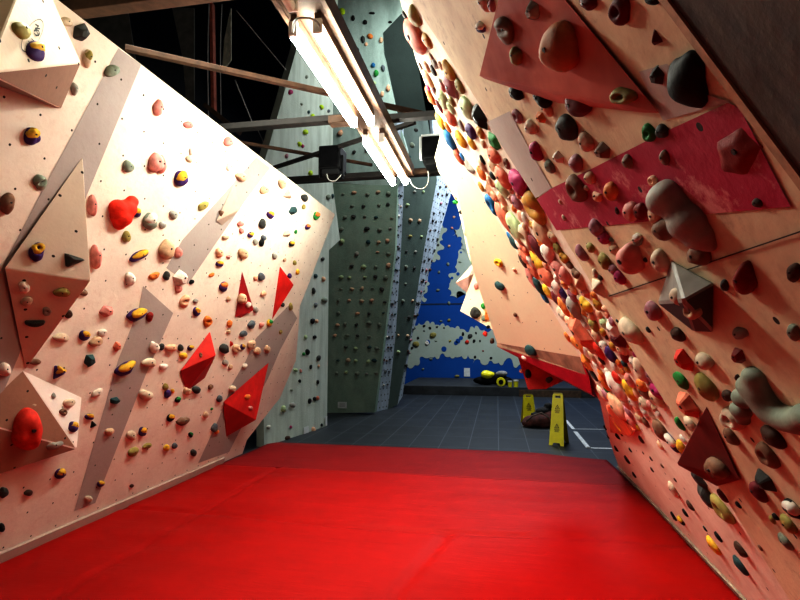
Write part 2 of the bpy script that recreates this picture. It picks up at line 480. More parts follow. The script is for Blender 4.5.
M_g1 = wallmat('pale weathered grey green wall', (0.56, 0.62, 0.56), 0, 0, 0.35, (0.40, 0.44, 0.36), streak=((0.27, 0.31, 0.26), 7, 0.9, 0.5), bump=0.5, rough=0.85)
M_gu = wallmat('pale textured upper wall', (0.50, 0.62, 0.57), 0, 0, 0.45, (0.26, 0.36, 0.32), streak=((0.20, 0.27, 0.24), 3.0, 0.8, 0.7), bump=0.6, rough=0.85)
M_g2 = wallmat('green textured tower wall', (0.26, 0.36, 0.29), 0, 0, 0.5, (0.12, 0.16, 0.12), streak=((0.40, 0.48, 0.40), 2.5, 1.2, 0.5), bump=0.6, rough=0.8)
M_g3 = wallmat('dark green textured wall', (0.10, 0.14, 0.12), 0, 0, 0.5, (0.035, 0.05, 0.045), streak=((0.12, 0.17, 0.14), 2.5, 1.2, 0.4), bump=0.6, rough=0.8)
M_s = wallmat('pale blue speckled strip', (0.52, 0.60, 0.68), 0.13, 0.016, 0.5, (0.22, 0.25, 0.28), streak=((0.18, 0.20, 0.23), 8, 0.8, 0.4), bump=0.4, rough=0.75)
wall('wall_hall_grey', PG1, [(264, 447), (327, 426.5), (328.5, 300), (329, 250), (340, 240), (333, 186), (333, 100), (340, -40), (315, -40), (299, 40), (277, 118), (262, 170), (258, 260), (263.5, 330)], 0.12, M_g1)
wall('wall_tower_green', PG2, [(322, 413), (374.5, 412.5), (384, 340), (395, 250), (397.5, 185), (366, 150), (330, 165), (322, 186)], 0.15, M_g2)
PU = plane3(PG2.hit(322, 186), PG2.hit(397, 185), PG2.hit(370, 0) + Vector((0, -0.5, 0)))
wall('wall_tower_upper', PU, [(315, 190), (325, 182), (397.5, 187), (402, 180), (407, 150), (396, 112), (383, 52), (383, 33), (404, 12), (402, -40), (300, -40), (285, 100)], 0.15, M_gu)
wall('wall_tower_strip_left', PS1, [(374, 412.5), (388, 409.5), (396, 330), (401, 250), (404, 185), (404, 120), (397, 120), (397, 185), (394, 250), (384, 340)], 0.06, M_s)
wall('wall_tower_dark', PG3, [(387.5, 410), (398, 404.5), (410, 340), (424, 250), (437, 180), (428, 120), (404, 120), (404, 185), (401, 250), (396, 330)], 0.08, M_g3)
wall('wall_tower_strip_right', PS2, [(397.5, 405), (402.5, 396.5), (411, 340), (433, 258), (455.5, 178), (458, 120), (432, 120), (437, 180), (424, 250), (410, 335)], 0.06, M_s)
PX = plane3(PU.hit(383, 33), PU.hit(404, 12), at_y(425, 115, PU.hit(404, 12).y + 0.8))
wall('wall_tower_roof', PX, [(383, 52), (383, 33), (404, 11), (414, 40), (427, 118), (396, 116)], 0.05, wallmat('roof panel with painted shade', (0.045, 0.065, 0.06), 0, 0, 0.5, bump=0.4))  # shade of the overhanging facet is painted as dark green
# ------------------------------------------------------------------ crash mats
def mat_fn(x, y):
    z = 0.010 * noise.noise(Vector((x * 0.9, y * 1.4, 0))) + 0.005 * noise.noise(Vector((x * 2.2, y * 5, 3)))
    z += 0.0030 * math.sin(y * 19 + 2.5 * noise.noise(Vector((x * 1.3, y * .8, 7)))) * max(0, noise.noise(Vector((x * .8, y * .8, 9))) + .25)
    return z
m, nt, b = nodes('red vinyl mat cover')
tc = N(nt, 'ShaderNodeTexCoord')
n = noise_tex(nt, tc.outputs['Object'], 2.2, 6)
nt.links.new(mixc(nt, ramp(nt, n, 0.3, 0.75), (0.32, 0.0035, 0.002), (0.40, 0.005, 0.003)), b.inputs['Base Color'])
b.inputs['Roughness'].default_value = 0.55
b.inputs['Specular IOR Level'].default_value = 0.12
bp = N(nt, 'ShaderNodeBump'); bp.inputs['Strength'].default_value = 0.25; bp.inputs['Distance'].default_value = 0.02
nt.links.new(noise_tex(nt, tc.outputs['Object'], 5, 5, 0.6, stretch=(0.6, 3, 1)), bp.inputs['Height'])
nt.links.new(bp.outputs[0], b.inputs['Normal'])
M_mat = m
MATS['crease'] = simple('mat crease', (0.16, 0.004, 0.004), 0.7)
def mat_mesh(name, x0, x1, y0, y1, nx, ny, fn, mt):
    bm = bmesh.new()
    g = [[bm.verts.new((x0 + (x1 - x0) * i / nx, y0 + (y1 - y0) * j / ny, fn(x0 + (x1 - x0) * i / nx, y0 + (y1 - y0) * j / ny))) for i in range(nx + 1)] for j in range(ny + 1)]
    for j in range(ny):
        for i in range(nx): bm.faces.new((g[j][i], g[j][i + 1], g[j + 1][i + 1], g[j + 1][i]))
    ring = [g[0][i] for i in range(nx + 1)] + [g[j][nx] for j in range(1, ny + 1)] + [g[ny][i] for i in range(nx - 1, -1, -1)] + [g[j][0] for j in range(ny - 1, 0, -1)]
    low = [bm.verts.new((v.co.x, v.co.y, 0)) for v in ring]
    for k in range(len(ring)):
        q = (k + 1) % len(ring)
        bm.faces.new((ring[q], ring[k], low[k], low[q]))
    return link(name, bm, mt, smooth=True)
YM = at_z(400, 527, MATZ).y       # seam across the mat
YS = at_z(450, 476, MATZ).y       # fold where the far cover starts
YE = at_z(430, 444, MATZ).y
XA, XB = XL + 0.004, XR - 0.004
xs0 = at_z(225, 483, MATZ)
def seam(x, y):
    # long seam slanting across the near mat and the cross seam
    z = 0
    t = (y - 1.6) / (YM - 1.6)
    d = abs(y - YM - 0.03 * math.sin(x * 2))
    if x < 0.2: z -= 0.020 * math.exp(-(d / 0.03) ** 2)
    else: z -= 0.010 * math.exp(-(d / 0.05) ** 2)
    xs = -0.42 + 0.10 * math.sin(y * 2.2)
    if y < YM: z -= 0.014 * math.exp(-((x - xs) / 0.03) ** 2)
    xl = XL + 0.62 + 0.0 * y
    z -= 0.012 * math.exp(-((x - xl) / 0.022) ** 2)
    return z
o = mat_mesh('crash_mat', XA, XB, -1.4, YS, 130, 220, lambda x, y: MATZ + mat_fn(x, y) + seam(x, y), M_mat)
tag(o, 'large glossy red crash mat filling the floor between the two climbing walls', 'crash mat')
def far(x, y):
    t = (y - YS) / (YE - YS)
    z = MATZ + mat_fn(x, y) * (1 - t) - 0.004 - 0.012 * t
    z -= 0.09 * max(0, t - 0.80) / 0.20 * (1 if x < 0.2 else 1 + (x - 0.2) * 1.0) * 0.35
    z -= 0.05 * max(0, x - 0.45) * t
    return z
m2 = m.copy(); m2.name = 'darker red mat cover'  # darker red copy for the far section
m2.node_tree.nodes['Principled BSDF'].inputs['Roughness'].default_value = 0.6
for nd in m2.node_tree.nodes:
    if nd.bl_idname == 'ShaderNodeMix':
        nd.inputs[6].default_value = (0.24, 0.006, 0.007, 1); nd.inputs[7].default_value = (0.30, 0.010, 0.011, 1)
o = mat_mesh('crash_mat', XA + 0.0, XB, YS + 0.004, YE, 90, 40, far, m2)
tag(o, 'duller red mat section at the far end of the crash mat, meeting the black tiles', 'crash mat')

# ------------------------------------------------------------------ roof timbers and fluorescent fittings
ZL = 2.95
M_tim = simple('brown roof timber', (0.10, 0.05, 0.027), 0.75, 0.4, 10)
M_timl = simple('warm brown timber', (0.075, 0.036, 0.016), 0.75, 0.35, 10)  # plain warm brown of the tube board and small blocks
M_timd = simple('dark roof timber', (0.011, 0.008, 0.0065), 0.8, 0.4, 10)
XT1 = at_z(300, 34, ZL).x
def zy(x, y, Z=ZL): return at_z(x, y, Z)
y0, y1 = zy(290, 33).y, zy(388, 184).y
xm0 = (zy(289, 33).x + zy(328, 33).x) / 2
xm1 = (zy(388, 184).x + zy(406, 180).x) / 2
xm = (xm0 + xm1) / 2
wb = zy(331, 33).x - zy(289, 33).x

def beam(name, a, b, w, h, mt, label, cat='beam', roll=0):
    a, b = Vector(a), Vector(b)
    d = (b - a)
    q = d.to_track_quat('Y', 'Z').to_matrix().to_4x4()
    bm = bmesh.new()
    box(bm, (0, d.length / 2, 0), (w, d.length, h), bev=min(w, h) * 0.08)
    o = link(name, bm, mt, Matrix.Translation(a) @ q @ Matrix.Rotation(R(roll), 4, 'Y'))
    tag(o, label, cat)
    return o
zb = ZL + 0.13
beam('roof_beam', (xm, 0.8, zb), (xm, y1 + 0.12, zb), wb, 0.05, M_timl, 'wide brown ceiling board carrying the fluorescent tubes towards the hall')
# side cheeks of the board
for s, lab in ((-1, 'left edge batten of the wide ceiling board above the tubes'), (1, 'right edge batten of the wide ceiling board above the tubes')):
    beam('timber_batten', (xm + s * (wb / 2 + 0.013), 0.8, zb + 0.02), (xm + s * (wb / 2 + 0.013), y1 + 0.12, zb + 0.02), 0.024, 0.10, M_tim, lab, 'batten')
M_tube = bpy.data.materials.new('lit fluorescent tube'); M_tube.use_nodes = True
nt = M_tube.node_tree; nt.nodes.clear()
em = N(nt, 'ShaderNodeEmission'); em.inputs[0].default_value = (0.97, 1, 0.90, 1); em.inputs[1].default_value = TUBE
mo = N(nt, 'ShaderNodeOutputMaterial'); nt.links.new(em.outputs[0], mo.inputs[0])
M_white = simple('white enamel', (0.75, 0.73, 0.68), 0.4, 0.08)
def fitting(x, ya, yb, label, tm=None):
    o = empty('fluorescent_light', (x, ya, ZL))
    tag(o, label, 'light', 'fluorescent tubes under the ceiling board')
    L = yb - ya
    bm = bmesh.new(); box(bm, (0, L / 2, 0.075), (0.036, L, 0.05), bev=0.006); link('housing', bm, M_tim, parent=o)
    bm = bmesh.new(); cyl(bm, (0, 0.02, 0), (0, L - 0.02, 0), 0.023, 14); link('tube', bm, tm or M_tube, parent=o, smooth=False)
    for q in (0.0, L):
        bm = bmesh.new(); box(bm, (0, q, 0.025), (0.046, 0.02, 0.075), bev=0.006); link('end_cap', bm, M_white, parent=o)
ya, yb = zy(302, 33).y, zy(362, 125).y
yc, yd = zy(372, 142).y, zy(395, 184).y
xa, xb = xm - wb * 0.31, xm + wb * 0.31
fitting(xa, ya, yb, 'nearer lit fluorescent tube on the left of the ceiling board')
fitting(xb, ya, yb, 'nearer lit fluorescent tube on the right of the ceiling board')
fitting(xa, yc, yd, 'farther lit fluorescent tube on the left of the ceiling board')
fitting(xb, yc, yd, 'farther lit fluorescent tube on the right of the ceiling board')
fitting(xm + wb * 0.05, 0.6, zy(298, 8).y, 'unlit white fluorescent tube at the photo top, only its end showing', M_white)
# cross beams
def xbeam(px0, px1, py, Z, w, h, mt, label, name='roof_beam'):
    Y = at_z((px0 + px1) / 2, py, Z).y
    a, b = at_y(px0, py, Y), at_y(px1, py, Y)
    return beam(name, (a.x, Y, Z), (b.x, Y, Z), w, h, mt, label)
zc = ZL + 0.24
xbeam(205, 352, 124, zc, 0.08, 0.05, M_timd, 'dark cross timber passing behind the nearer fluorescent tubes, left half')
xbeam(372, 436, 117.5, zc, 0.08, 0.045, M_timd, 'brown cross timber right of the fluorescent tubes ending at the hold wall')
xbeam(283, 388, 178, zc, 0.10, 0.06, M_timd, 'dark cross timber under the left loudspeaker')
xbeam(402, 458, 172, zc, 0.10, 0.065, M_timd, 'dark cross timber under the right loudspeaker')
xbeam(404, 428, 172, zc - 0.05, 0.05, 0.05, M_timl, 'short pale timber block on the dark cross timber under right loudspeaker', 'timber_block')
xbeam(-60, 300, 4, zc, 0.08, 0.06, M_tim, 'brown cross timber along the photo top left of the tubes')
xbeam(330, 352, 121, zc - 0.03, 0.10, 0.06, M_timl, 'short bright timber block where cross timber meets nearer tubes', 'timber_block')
zd = zc + 0.12
beam('brace_pipe', at_z(125, 48, zd), at_z(432, 116, zd), 0.04, 0.035, M_tim, 'long thin brown brace sloping across the dark roof behind the tubes', 'brace')
beam('brace_pipe', at_z(238, 142, zd + .1), at_z(372, 165, zd + .1), 0.032, 0.03, M_tim, 'shorter thin brown brace sloping down to the left loudspeaker', 'brace')
beam('brace_pipe', at_z(270, 169, zd), at_z(415, 122, zd), 0.035, 0.035, M_timd, 'dark thin brace rising rightwards past the left loudspeaker', 'brace')
beam('brace_pipe', at_y(205, 105, 6.2), at_y(240, 133, 6.2), 0.07, 0.06, M_tim, 'short brown strut below the rust red post', 'brace')
M_post = simple('rust red steel', (0.42, 0.09, 0.05), 0.6, 0.3, 10)
beam('steel_post', at_y(212, 4, 6.6), at_y(214, 112, 6.6), 0.075, 0.05, M_post, 'rust red upright post in the dark roof space', 'post')
M_pan = simple('dim grey panel', (0.20, 0.18, 0.16), 0.8, 0.3, 6)
M_pan2 = simple('pale dusty panel', (0.6, 0.56, 0.46), 0.8, 0.3, 6)
def flat(name, pts, Y, mt, label, cat, th=0.02):
    P = [at_y(x, y, Y) for x, y in pts]
    c = P[0]
    bm = bmesh.new()
    a = [bm.verts.new(p - c) for p in P]; b = [bm.verts.new(p - c + Vector((0, th, 0))) for p in P]
    bm.faces.new(a); bm.faces.new(b[::-1])
    for i in range(len(a)):
        j = (i + 1) % len(a); bm.faces.new((a[j], a[i], b[i], b[j]))
    return tag(link(name, bm, mt, Matrix.Translation(c)), label, cat)
flat('roof_panel', [(172, 8), (194, 8), (194, 100), (186, 100), (183, 60)], 7.2, M_pan, 'dim grey upright panel in the roof space left of the red post', 'panel')
flat('roof_panel', [(228, 20), (231, 8), (231, 60), (222, 72), (224, 40)], 7.2, M_pan2, 'narrow pale panel in the roof space right of the red post', 'panel')
flat('roof_panel', [(60, 5), (128, 12), (140, 90), (118, 60)], 7.4, M_pan, 'wide dim panel in the roof space above the left wall edge', 'panel')
def wire(name, pts, r, mt, label, cat='cable'):
    P = [Vector(p) for p in pts]
    # smooth
    for _ in range(2):
        Q = [P[0]]
        for a, b in zip(P, P[1:]): Q += [a * .75 + b * .25, a * .25 + b * .75]
        P = Q + [P[-1]]
    o = P[0].copy()
    bm = bmesh.new(); tube(bm, [p - o for p in P], r, 6)
    return tag(link(name, bm, mt, Matrix.Translation(o), smooth=True), label, cat)
M_grey = simple('grey cable sheath', (0.5, 0.47, 0.45), 0.5)
M_wcab = simple('white cable sheath', (0.3, 0.3, 0.28), 0.5)
wire('tie_rod', [at_y(236, 10, 6.4), at_y(286, 70, 6.9)], 0.006, M_grey, 'thin grey rod slanting down right of the red post', 'rod')
wire('tie_rod', [at_y(235, 80, 6.3), at_y(252, 122, 6.5)], 0.008, M_grey, 'thin pale rod slanting down below the long brown brace', 'rod')
wire('tie_rod', [at_y(257, 128, 7.0), at_y(267, 150, 7.0)], 0.006, M_grey, 'short thin rod beside the edge of the pale wall', 'rod')
wire('electric_cable', [at_y(209, 4, 6.5), at_y(207.5, 60, 6.5), at_y(208.5, 118, 6.5)], 0.007, M_grey, 'grey cable hanging just left of the rust red post')
wire('electric_cable', [at_y(222, 4, 6.5), at_y(220, 50, 6.5), at_y(221, 116, 6.5)], 0.006, M_grey, 'thin cable hanging just right of the rust red post')
yq = zy(395, 178).y
wire('electric_cable', [at_y(327, 174, yq), at_y(328, 180, yq), at_y(335, 182, yq), at_y(341, 175, yq)], 0.0055, M_wcab, 'white cable loop drooping below the left loudspeaker')
wire('electric_cable', [at_y(409, 178, yq), at_y(413, 187, yq), at_y(423, 190, yq), at_y(429, 182, yq), at_y(428, 171, yq)], 0.0055, M_wcab, 'white cable loop drooping below the right loudspeaker')
wire('electric_cable', [zy(293, 32), zy(294, 20), zy(303, 17), zy(317, 20), zy(322, 32)], 0.0055, M_wcab, 'white cable looping over the near ends of the tubes')
# loudspeakers / floodlight
M_bk = simple('black moulded plastic', (0.005, 0.005, 0.0055), 0.6, 0.2, spec=0.12)
M_bk2 = simple('black grille cloth', (0.003, 0.003, 0.0035), 0.9, 0.2, bump=0.1, spec=0.03)
M_sil = simple('pale metal edge', (0.45, 0.47, 0.47), 0.4)
def speaker(px0, py0, px1, py1, Y, label, lip):
    a, b = at_y(px0, py1, Y), at_y(px1, py0, Y)
    w, h = b.x - a.x, b.z - a.z
    o = empty('loudspeaker', ((a.x + b.x) / 2, Y, a.z)); tag(o, label, 'loudspeaker', 'loudspeakers on the roof timbers')
    bm = bmesh.new(); box(bm, (0, 0.12, h * 0.60), (w, 0.24, h * 0.80), bev=0.02); link('cabinet', bm, M_bk, parent=o)
    bm = bmesh.new(); box(bm, (0, -0.005, h * 0.60), (w * 0.86, 0.02, h * 0.68), bev=0.008); link('grille', bm, M_bk2, parent=o)
    bm = bmesh.new(); box(bm, (w * 0.04, 0.10, h * 0.10), (w * 0.80, 0.20, h * 0.20), bev=0.012); link('base_unit', bm, M_bk, parent=o)
    if lip:
        bm = bmesh.new(); box(bm, (0, 0.02, h * 0.995), (w * 0.98, 0.05, 0.022), bev=0.004); link('top_rail', bm, M_sil, parent=o)
        bm = bmesh.new(); box(bm, (-w * 0.52, 0.03, h * 0.60), (0.025, 0.06, h * 0.76), bev=0.006); link('side_rail', bm, M_sil, parent=o)
    else:
        for s in (-1, 1):
            bm = bmesh.new(); box(bm, (s * w * 0.53, 0.08, h * 0.35), (0.02, 0.05, h * 0.7), bev=0.004); link('bracket', bm, M_bk, parent=o)
speaker(318, 144, 340, 175, yq + 0.05, 'tilted black loudspeaker on the dark timber left of the tubes', False)
speaker(421, 134, 444, 165, yq + 0.05, 'black loudspeaker with pale metal edge on the timber right of tubes', True)

# ------------------------------------------------------------------ things on the floor
M_yel = simple('yellow sign plastic', (0.85, 0.78, 0.02), 0.4, 0.12, 5)
M_yel2 = simple('yellow plastic with painted shade', (0.50, 0.40, 0.01), 0.4, 0.12, 5)  # darker copy of the sign yellow with shade in its colour
M_ink = simple('black print', (0.015, 0.014, 0.01), 0.6)
def sign(base, H, W, rz, label, halves):
    o = empty('wet_floor_sign', base); o.rotation_euler = (0, 0, rz)
    tag(o, label, 'warning sign', 'yellow A-frame wet floor signs')
    D = 0.15 * H / 0.7
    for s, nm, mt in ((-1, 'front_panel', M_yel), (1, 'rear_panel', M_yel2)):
        bm = bmesh.new()
        tw, bw = W * 0.36, W * 0.5
        th = 0.012
        # outline with feet notch at the bottom and a handle slot at the top
        pts = [(-bw, 0), (-bw * 0.55, 0), (-bw * 0.4, 0.05 * H), (bw * 0.4, 0.05 * H), (bw * 0.55, 0), (bw, 0), (tw * 1.03, 0.86 * H)]
        top = [(tw, 0.97 * H), (tw * 0.8, H), (-tw * 0.8, H), (-tw, 0.97 * H), (-tw * 1.03, 0.86 * H)]
        hs = 0.50
        slot = [(-tw * hs, 0.90 * H), (tw * hs, 0.90 * H), (tw * hs, 0.95 * H), (-tw * hs, 0.95 * H)]
        lower = pts[:7] + [(-tw * 1.03, 0.86 * H)]
        def face(poly):
            a = [bm.verts.new((x, 0, z)) for x, z in poly]
            b = [bm.verts.new((x, th, z)) for x, z in poly]
            bm.faces.new(a); bm.faces.new(b[::-1])
            for i in range(len(a)):
                j = (i + 1) % len(a); bm.faces.new((a[j], a[i], b[i], b[j]))
        face(lower)
        z0, z1 = 0.86 * H, H
        face([(-tw * 1.03, z0), (tw * 1.03, z0), (tw * 1.02, 0.90 * H), (-tw * 1.02, 0.90 * H)])
        face([(-tw * 1.02, 0.90 * H), (-tw * hs, 0.90 * H), (-tw * hs, 0.95 * H), (-tw, 0.95 * H)])
        face([(tw * hs, 0.90 * H), (tw * 1.02, 0.90 * H), (tw, 0.95 * H), (tw * hs, 0.95 * H)])
        face([(-tw, 0.95 * H), (tw, 0.95 * H), (tw * 0.8, H), (-tw * 0.8, H)])
        ang = math.atan2(D, H)
        M = Matrix.Translation((0, s * D, 0)) @ Matrix.Rotation(s * ang, 4, 'X')
        if s > 0: M = M @ Matrix.Rotation(math.pi, 4, 'Z') @ Matrix.Translation((0, 0, 0))
        p = link(nm, bm, mt, M, o)
        if s < 0:
            for hv in halves:
                bm = bmesh.new()
                cz, k = hv * H, W * 0.20
                # warning triangle outline with a slipping figure, and lines of small print
                tri = [(0, cz + 1.0 * k), (-0.85 * k, cz - 0.55 * k), (0.85 * k, cz - 0.55 * k)]
                inn = [(0, cz + 0.66 * k), (-0.56 * k, cz - 0.38 * k), (0.56 * k, cz - 0.38 * k)]
                A = [bm.verts.new((x, -0.002, z)) for x, z in tri]; B = [bm.verts.new((x, -0.002, z)) for x, z in inn]
                for i in range(3):
                    j = (i + 1) % 3; bm.faces.new((A[i], A[j], B[j], B[i]))
                def quad(x0, z0, x1, z1, w):
                    d = Vector((x1 - x0, 0, z1 - z0)).normalized(); nn = Vector((-d.z, 0, d.x)) * w / 2
                    a, b = Vector((x0, -0.0022, z0)), Vector((x1, -0.0022, z1))
                    bm.faces.new([bm.verts.new(q) for q in (a + nn, b + nn, b - nn, a - nn)])
                quad(-0.05 * k, cz + 0.30 * k, 0.08 * k, cz - 0.05 * k, 0.16 * k)
                quad(0.08 * k, cz - 0.05 * k, 0.30 * k, cz - 0.28 * k, 0.1 * k)
                quad(0.05 * k, cz - 0.05 * k, -0.18 * k, cz - 0.30 * k, 0.1 * k)
                for q in range(4):
                    wq = (0.8, 0.95, 0.6, 0.75)[q] * k
                    quad(-wq, cz - (0.85 + 0.30 * q) * k, wq, cz - (0.85 + 0.30 * q) * k, 0.14 * k)
                link('warning_print', bm, M_ink, None, p)
    bm = bmesh.new(); box(bm, (0, 0, H * 0.42), (0.015, 0.16 * H / 0.7, 0.012)); link('hinge_strap', bm, M_yel2, parent=o)
pS = at_z(557, 444, 0)
H2 = at_y(557, 392, pS.y).z
sign(pS + Vector((0.03, 0.02, 0)), H2, 0.205, R(-20), 'yellow A-frame wet floor sign standing nearest the red mat, seen half edge-on', (0.72, 0.36))
pS1 = at_z(529, 424, 0)
H1 = at_y(529, 394, pS1.y).z
sign(pS1 + Vector((0.0, 0.10, 0)), H1, 0.24, R(8), 'shorter-looking yellow wet floor sign behind the red brown bag', (0.62,))
# slumped bag
def lump(name, parts, mt, mw, parent=None, vox=0.02, noise_amp=0.0, nscale=8, smooth_it=4):
    bm = bmesh.new()
    for (cx, cy, cz, rx, ry, rz, rot) in parts:
        M = Matrix.Translation((cx, cy, cz)) @ Matrix.Rotation(R(rot), 4, 'Z') @ Matrix.Diagonal((rx, ry, rz, 1))
        bmesh.ops.create_icosphere(bm, subdivisions=3, radius=1, matrix=M)
    if noise_amp:
        for v in bm.verts: v.co += v.co.normalized() * noise_amp * noise.noise(v.co * nscale)
    o = link(name, bm, mt, mw, parent, smooth=True)
    rm = o.modifiers.new('weld', 'REMESH'); rm.mode = 'VOXEL'; rm.voxel_size = vox; rm.use_smooth_shade = True
    sm = o.modifiers.new('soften', 'SMOOTH'); sm.iterations = smooth_it; sm.factor = 0.6
    return o
pb = at_z(541, 427, 0)
bag = empty('holdall_bag', pb); tag(bag, 'slumped red brown holdall with black straps between the two yellow signs', 'bag')
lump('body', [(-0.03, 0, 0.10, .26, .17, .11, 0), (0.13, 0.05, 0.14, .15, .15, .13, 20), (-0.20, -0.03, 0.06, .12, .12, .07, 0), (0.05, -0.06, 0.09, .16, .10, .10, 0)], simple('red brown canvas', (0.10, 0.024, 0.018), 0.85, 0.5, 16, bump=0.4), Matrix.Identity(4), bag, 0.016, 0.02, 9)
lump('flap', [(0.06, 0.08, 0.25, .15, .10, .07, 15), (0.13, 0.10, 0.34, .07, .06, .05, 0), (-0.07, 0.04, 0.20, .10, .06, .04, -20)], simple('black webbing', (0.010, 0.010, 0.012), 0.8, 0.4, 20), Matrix.Identity(4), bag, 0.012, 0.012, 14)
bm = bmesh.new(); tube(bm, [(-0.24, -0.10, 0.10), (-0.14, -0.14, 0.20), (0.0, -0.12, 0.25), (0.12, -0.12, 0.18), (0.18, -0.14, 0.05)], 0.014); link('strap', bm, simple('faded strap', (0.16, 0.11, 0.09), 0.8), None, bag, True)
# taped court lines on the tiles
M_tape = simple('white floor tape', (0.62, 0.64, 0.66), 0.6, 0.25, 20)
def tape(pts, w, label):
    P = [at_z(x, y, 0) for x, y in pts]; o = P[0].copy()
    bm = bmesh.new()
    for a, b in zip(P, P[1:]):
        d = (b - a).normalized(); n_ = Vector((-d.y, d.x, 0)) * w / 2; e = d * w / 2
        vs = [q - o for q in (a - e + n_, b + e + n_, b + e - n_, a - e - n_)]
        lo = [bm.verts.new(v + Vector((0, 0, 0.0005))) for v in vs]; hi = [bm.verts.new(v + Vector((0, 0, 0.003))) for v in vs]
        bm.faces.new(hi); bm.faces.new(lo[::-1])
        for i in range(4):
            j = (i + 1) % 4; bm.faces.new((lo[i], lo[j], hi[j], hi[i]))
    tag(link('floor_tape', bm, M_tape, Matrix.Translation(o)), label, 'floor tape', 'white tape lines on the black tiles')
tape([(566, 420.5), (573.5, 429)], 0.055, 'short white tape line slanting beside the nearer yellow sign')
tape([(574, 429), (607, 429.5)], 0.03, 'farther of the two white tape lines running right under the hold wall')
tape([(575.5, 432), (588.5, 448), (610, 448.6)], 0.06, 'bent white tape line on tiles just beyond the mat corner')
# gear on the platform
def pl_pt(x, y): return at_z(x, y, zp)
q = pl_pt(486, 385); g = empty('tool_bag', q + Vector((0, 0, 0.02))); tag(g, 'black and yellow tool bag sitting on the platform below the blue wall', 'bag')
lump('body', [(0.0, 0, 0.10, .34, .16, .12, 0), (0.30, 0, 0.16, .28, .15, .17, 0), (0.55, 0, 0.10, .16, .13, .11, 0)], M_bk, Matrix.Identity(4), g, 0.025, 0.03, 5)
lump('yellow_panel', [(0.06, -0.10, 0.27, .22, .10, .11, 20)], M_yel, Matrix.Identity(4), g, 0.02, 0.04, 6)
lump('grey_lining', [(0.42, -0.08, 0.30, .16, .08, .08, 0)], simple('grey lining', (0.3, 0.3, 0.3), 0.8), Matrix.Identity(4), g, 0.02, 0.03, 6)
def reel(x, y, r, w, label):
    p = pl_pt(x, y); o = empty('tape_reel', p); tag(o, label, 'tape reel', 'yellow tape reels on the platform')
    bm = bmesh.new(); cyl(bm, (0, -w / 2, r), (0, w / 2, r), r, 20); bmesh.ops.bevel(bm, geom=bm.edges[:], offset=r * 0.12, segments=2, affect='EDGES'); link('case', bm, M_yel, None, o)
    bm = bmesh.new(); cyl(bm, (0, -w / 2 - 0.01, r), (0, -w / 2 + 0.005, r), r * 0.5, 16); link('hub', bm, M_bk, None, o)
reel(501, 386.5, 0.12, 0.12, 'largest yellow tape reel on the platform, beside the black tool bag')
def pot(x, y, r, h, label):
    p = pl_pt(x, y); o = empty('paint_pot', p); tag(o, label, 'pot', 'small yellow pots on the platform')
    bm = bmesh.new(); cyl(bm, (0, 0, 0), (0, 0, h), r * 0.85, 16, r); link('cup', bm, M_yel, None, o)
    bm = bmesh.new(); cyl(bm, (0, 0, h), (0, 0, h + 0.03), r * 1.04, 16); link('lid', bm, M_white, None, o)
pot(510, 387, 0.055, 0.13, 'left one of two small yellow pots on the platform')
pot(516, 387, 0.065, 0.15, 'right one of two small yellow pots on the platform')
# notices
def sheet(pl, x0, y0, x1, y1, label, name='paper_notice', lines=0):
    a, b = pl.loc(pl.hit(x0, y1)), pl.loc(pl.hit(x1, y0))
    if a.x > b.x: a.x, b.x = b.x, a.x
    c = Vector(((a.x + b.x) / 2, (a.y + b.y) / 2, 0)); w, h = b.x - a.x, b.y - a.y
    bm = bmesh.new(); box(bm, (0, 0, 0.013), (w, h, 0.006), bev=0.001)
    o = link(name, bm, simple('white paper', (0.66, 0.68, 0.68), 0.7, 0.1), pl.mw(pl.o + pl.u * c.x + pl.v * c.y))
    tag(o, label, 'notice')
    if lines:
        bm = bmesh.new()
        for k in range(lines):
            box(bm, (0, h * (0.2 - 0.2 * k), 0.0175), (w * 0.6, h * 0.07, 0.002))
        link('printed_lines', bm, simple('grey print', (0.3, 0.3, 0.3), 0.7), None, o)
sheet(PB, 464, 368, 470, 376.5, 'white paper notice fixed low on the blue wall')
sheet(PG2, 338, 402, 347, 408, 'white sign plate low on the green tower wall near the floor', 'sign_plate', 3)
sheet(PG1, 303, 426, 308, 434, 'pale notice low on the grey wall just beyond the red mat')
sheet(PG1, 324.5, 416, 326.5, 426, 'narrow pale label at the foot of grey wall corner', 'paper_notice')
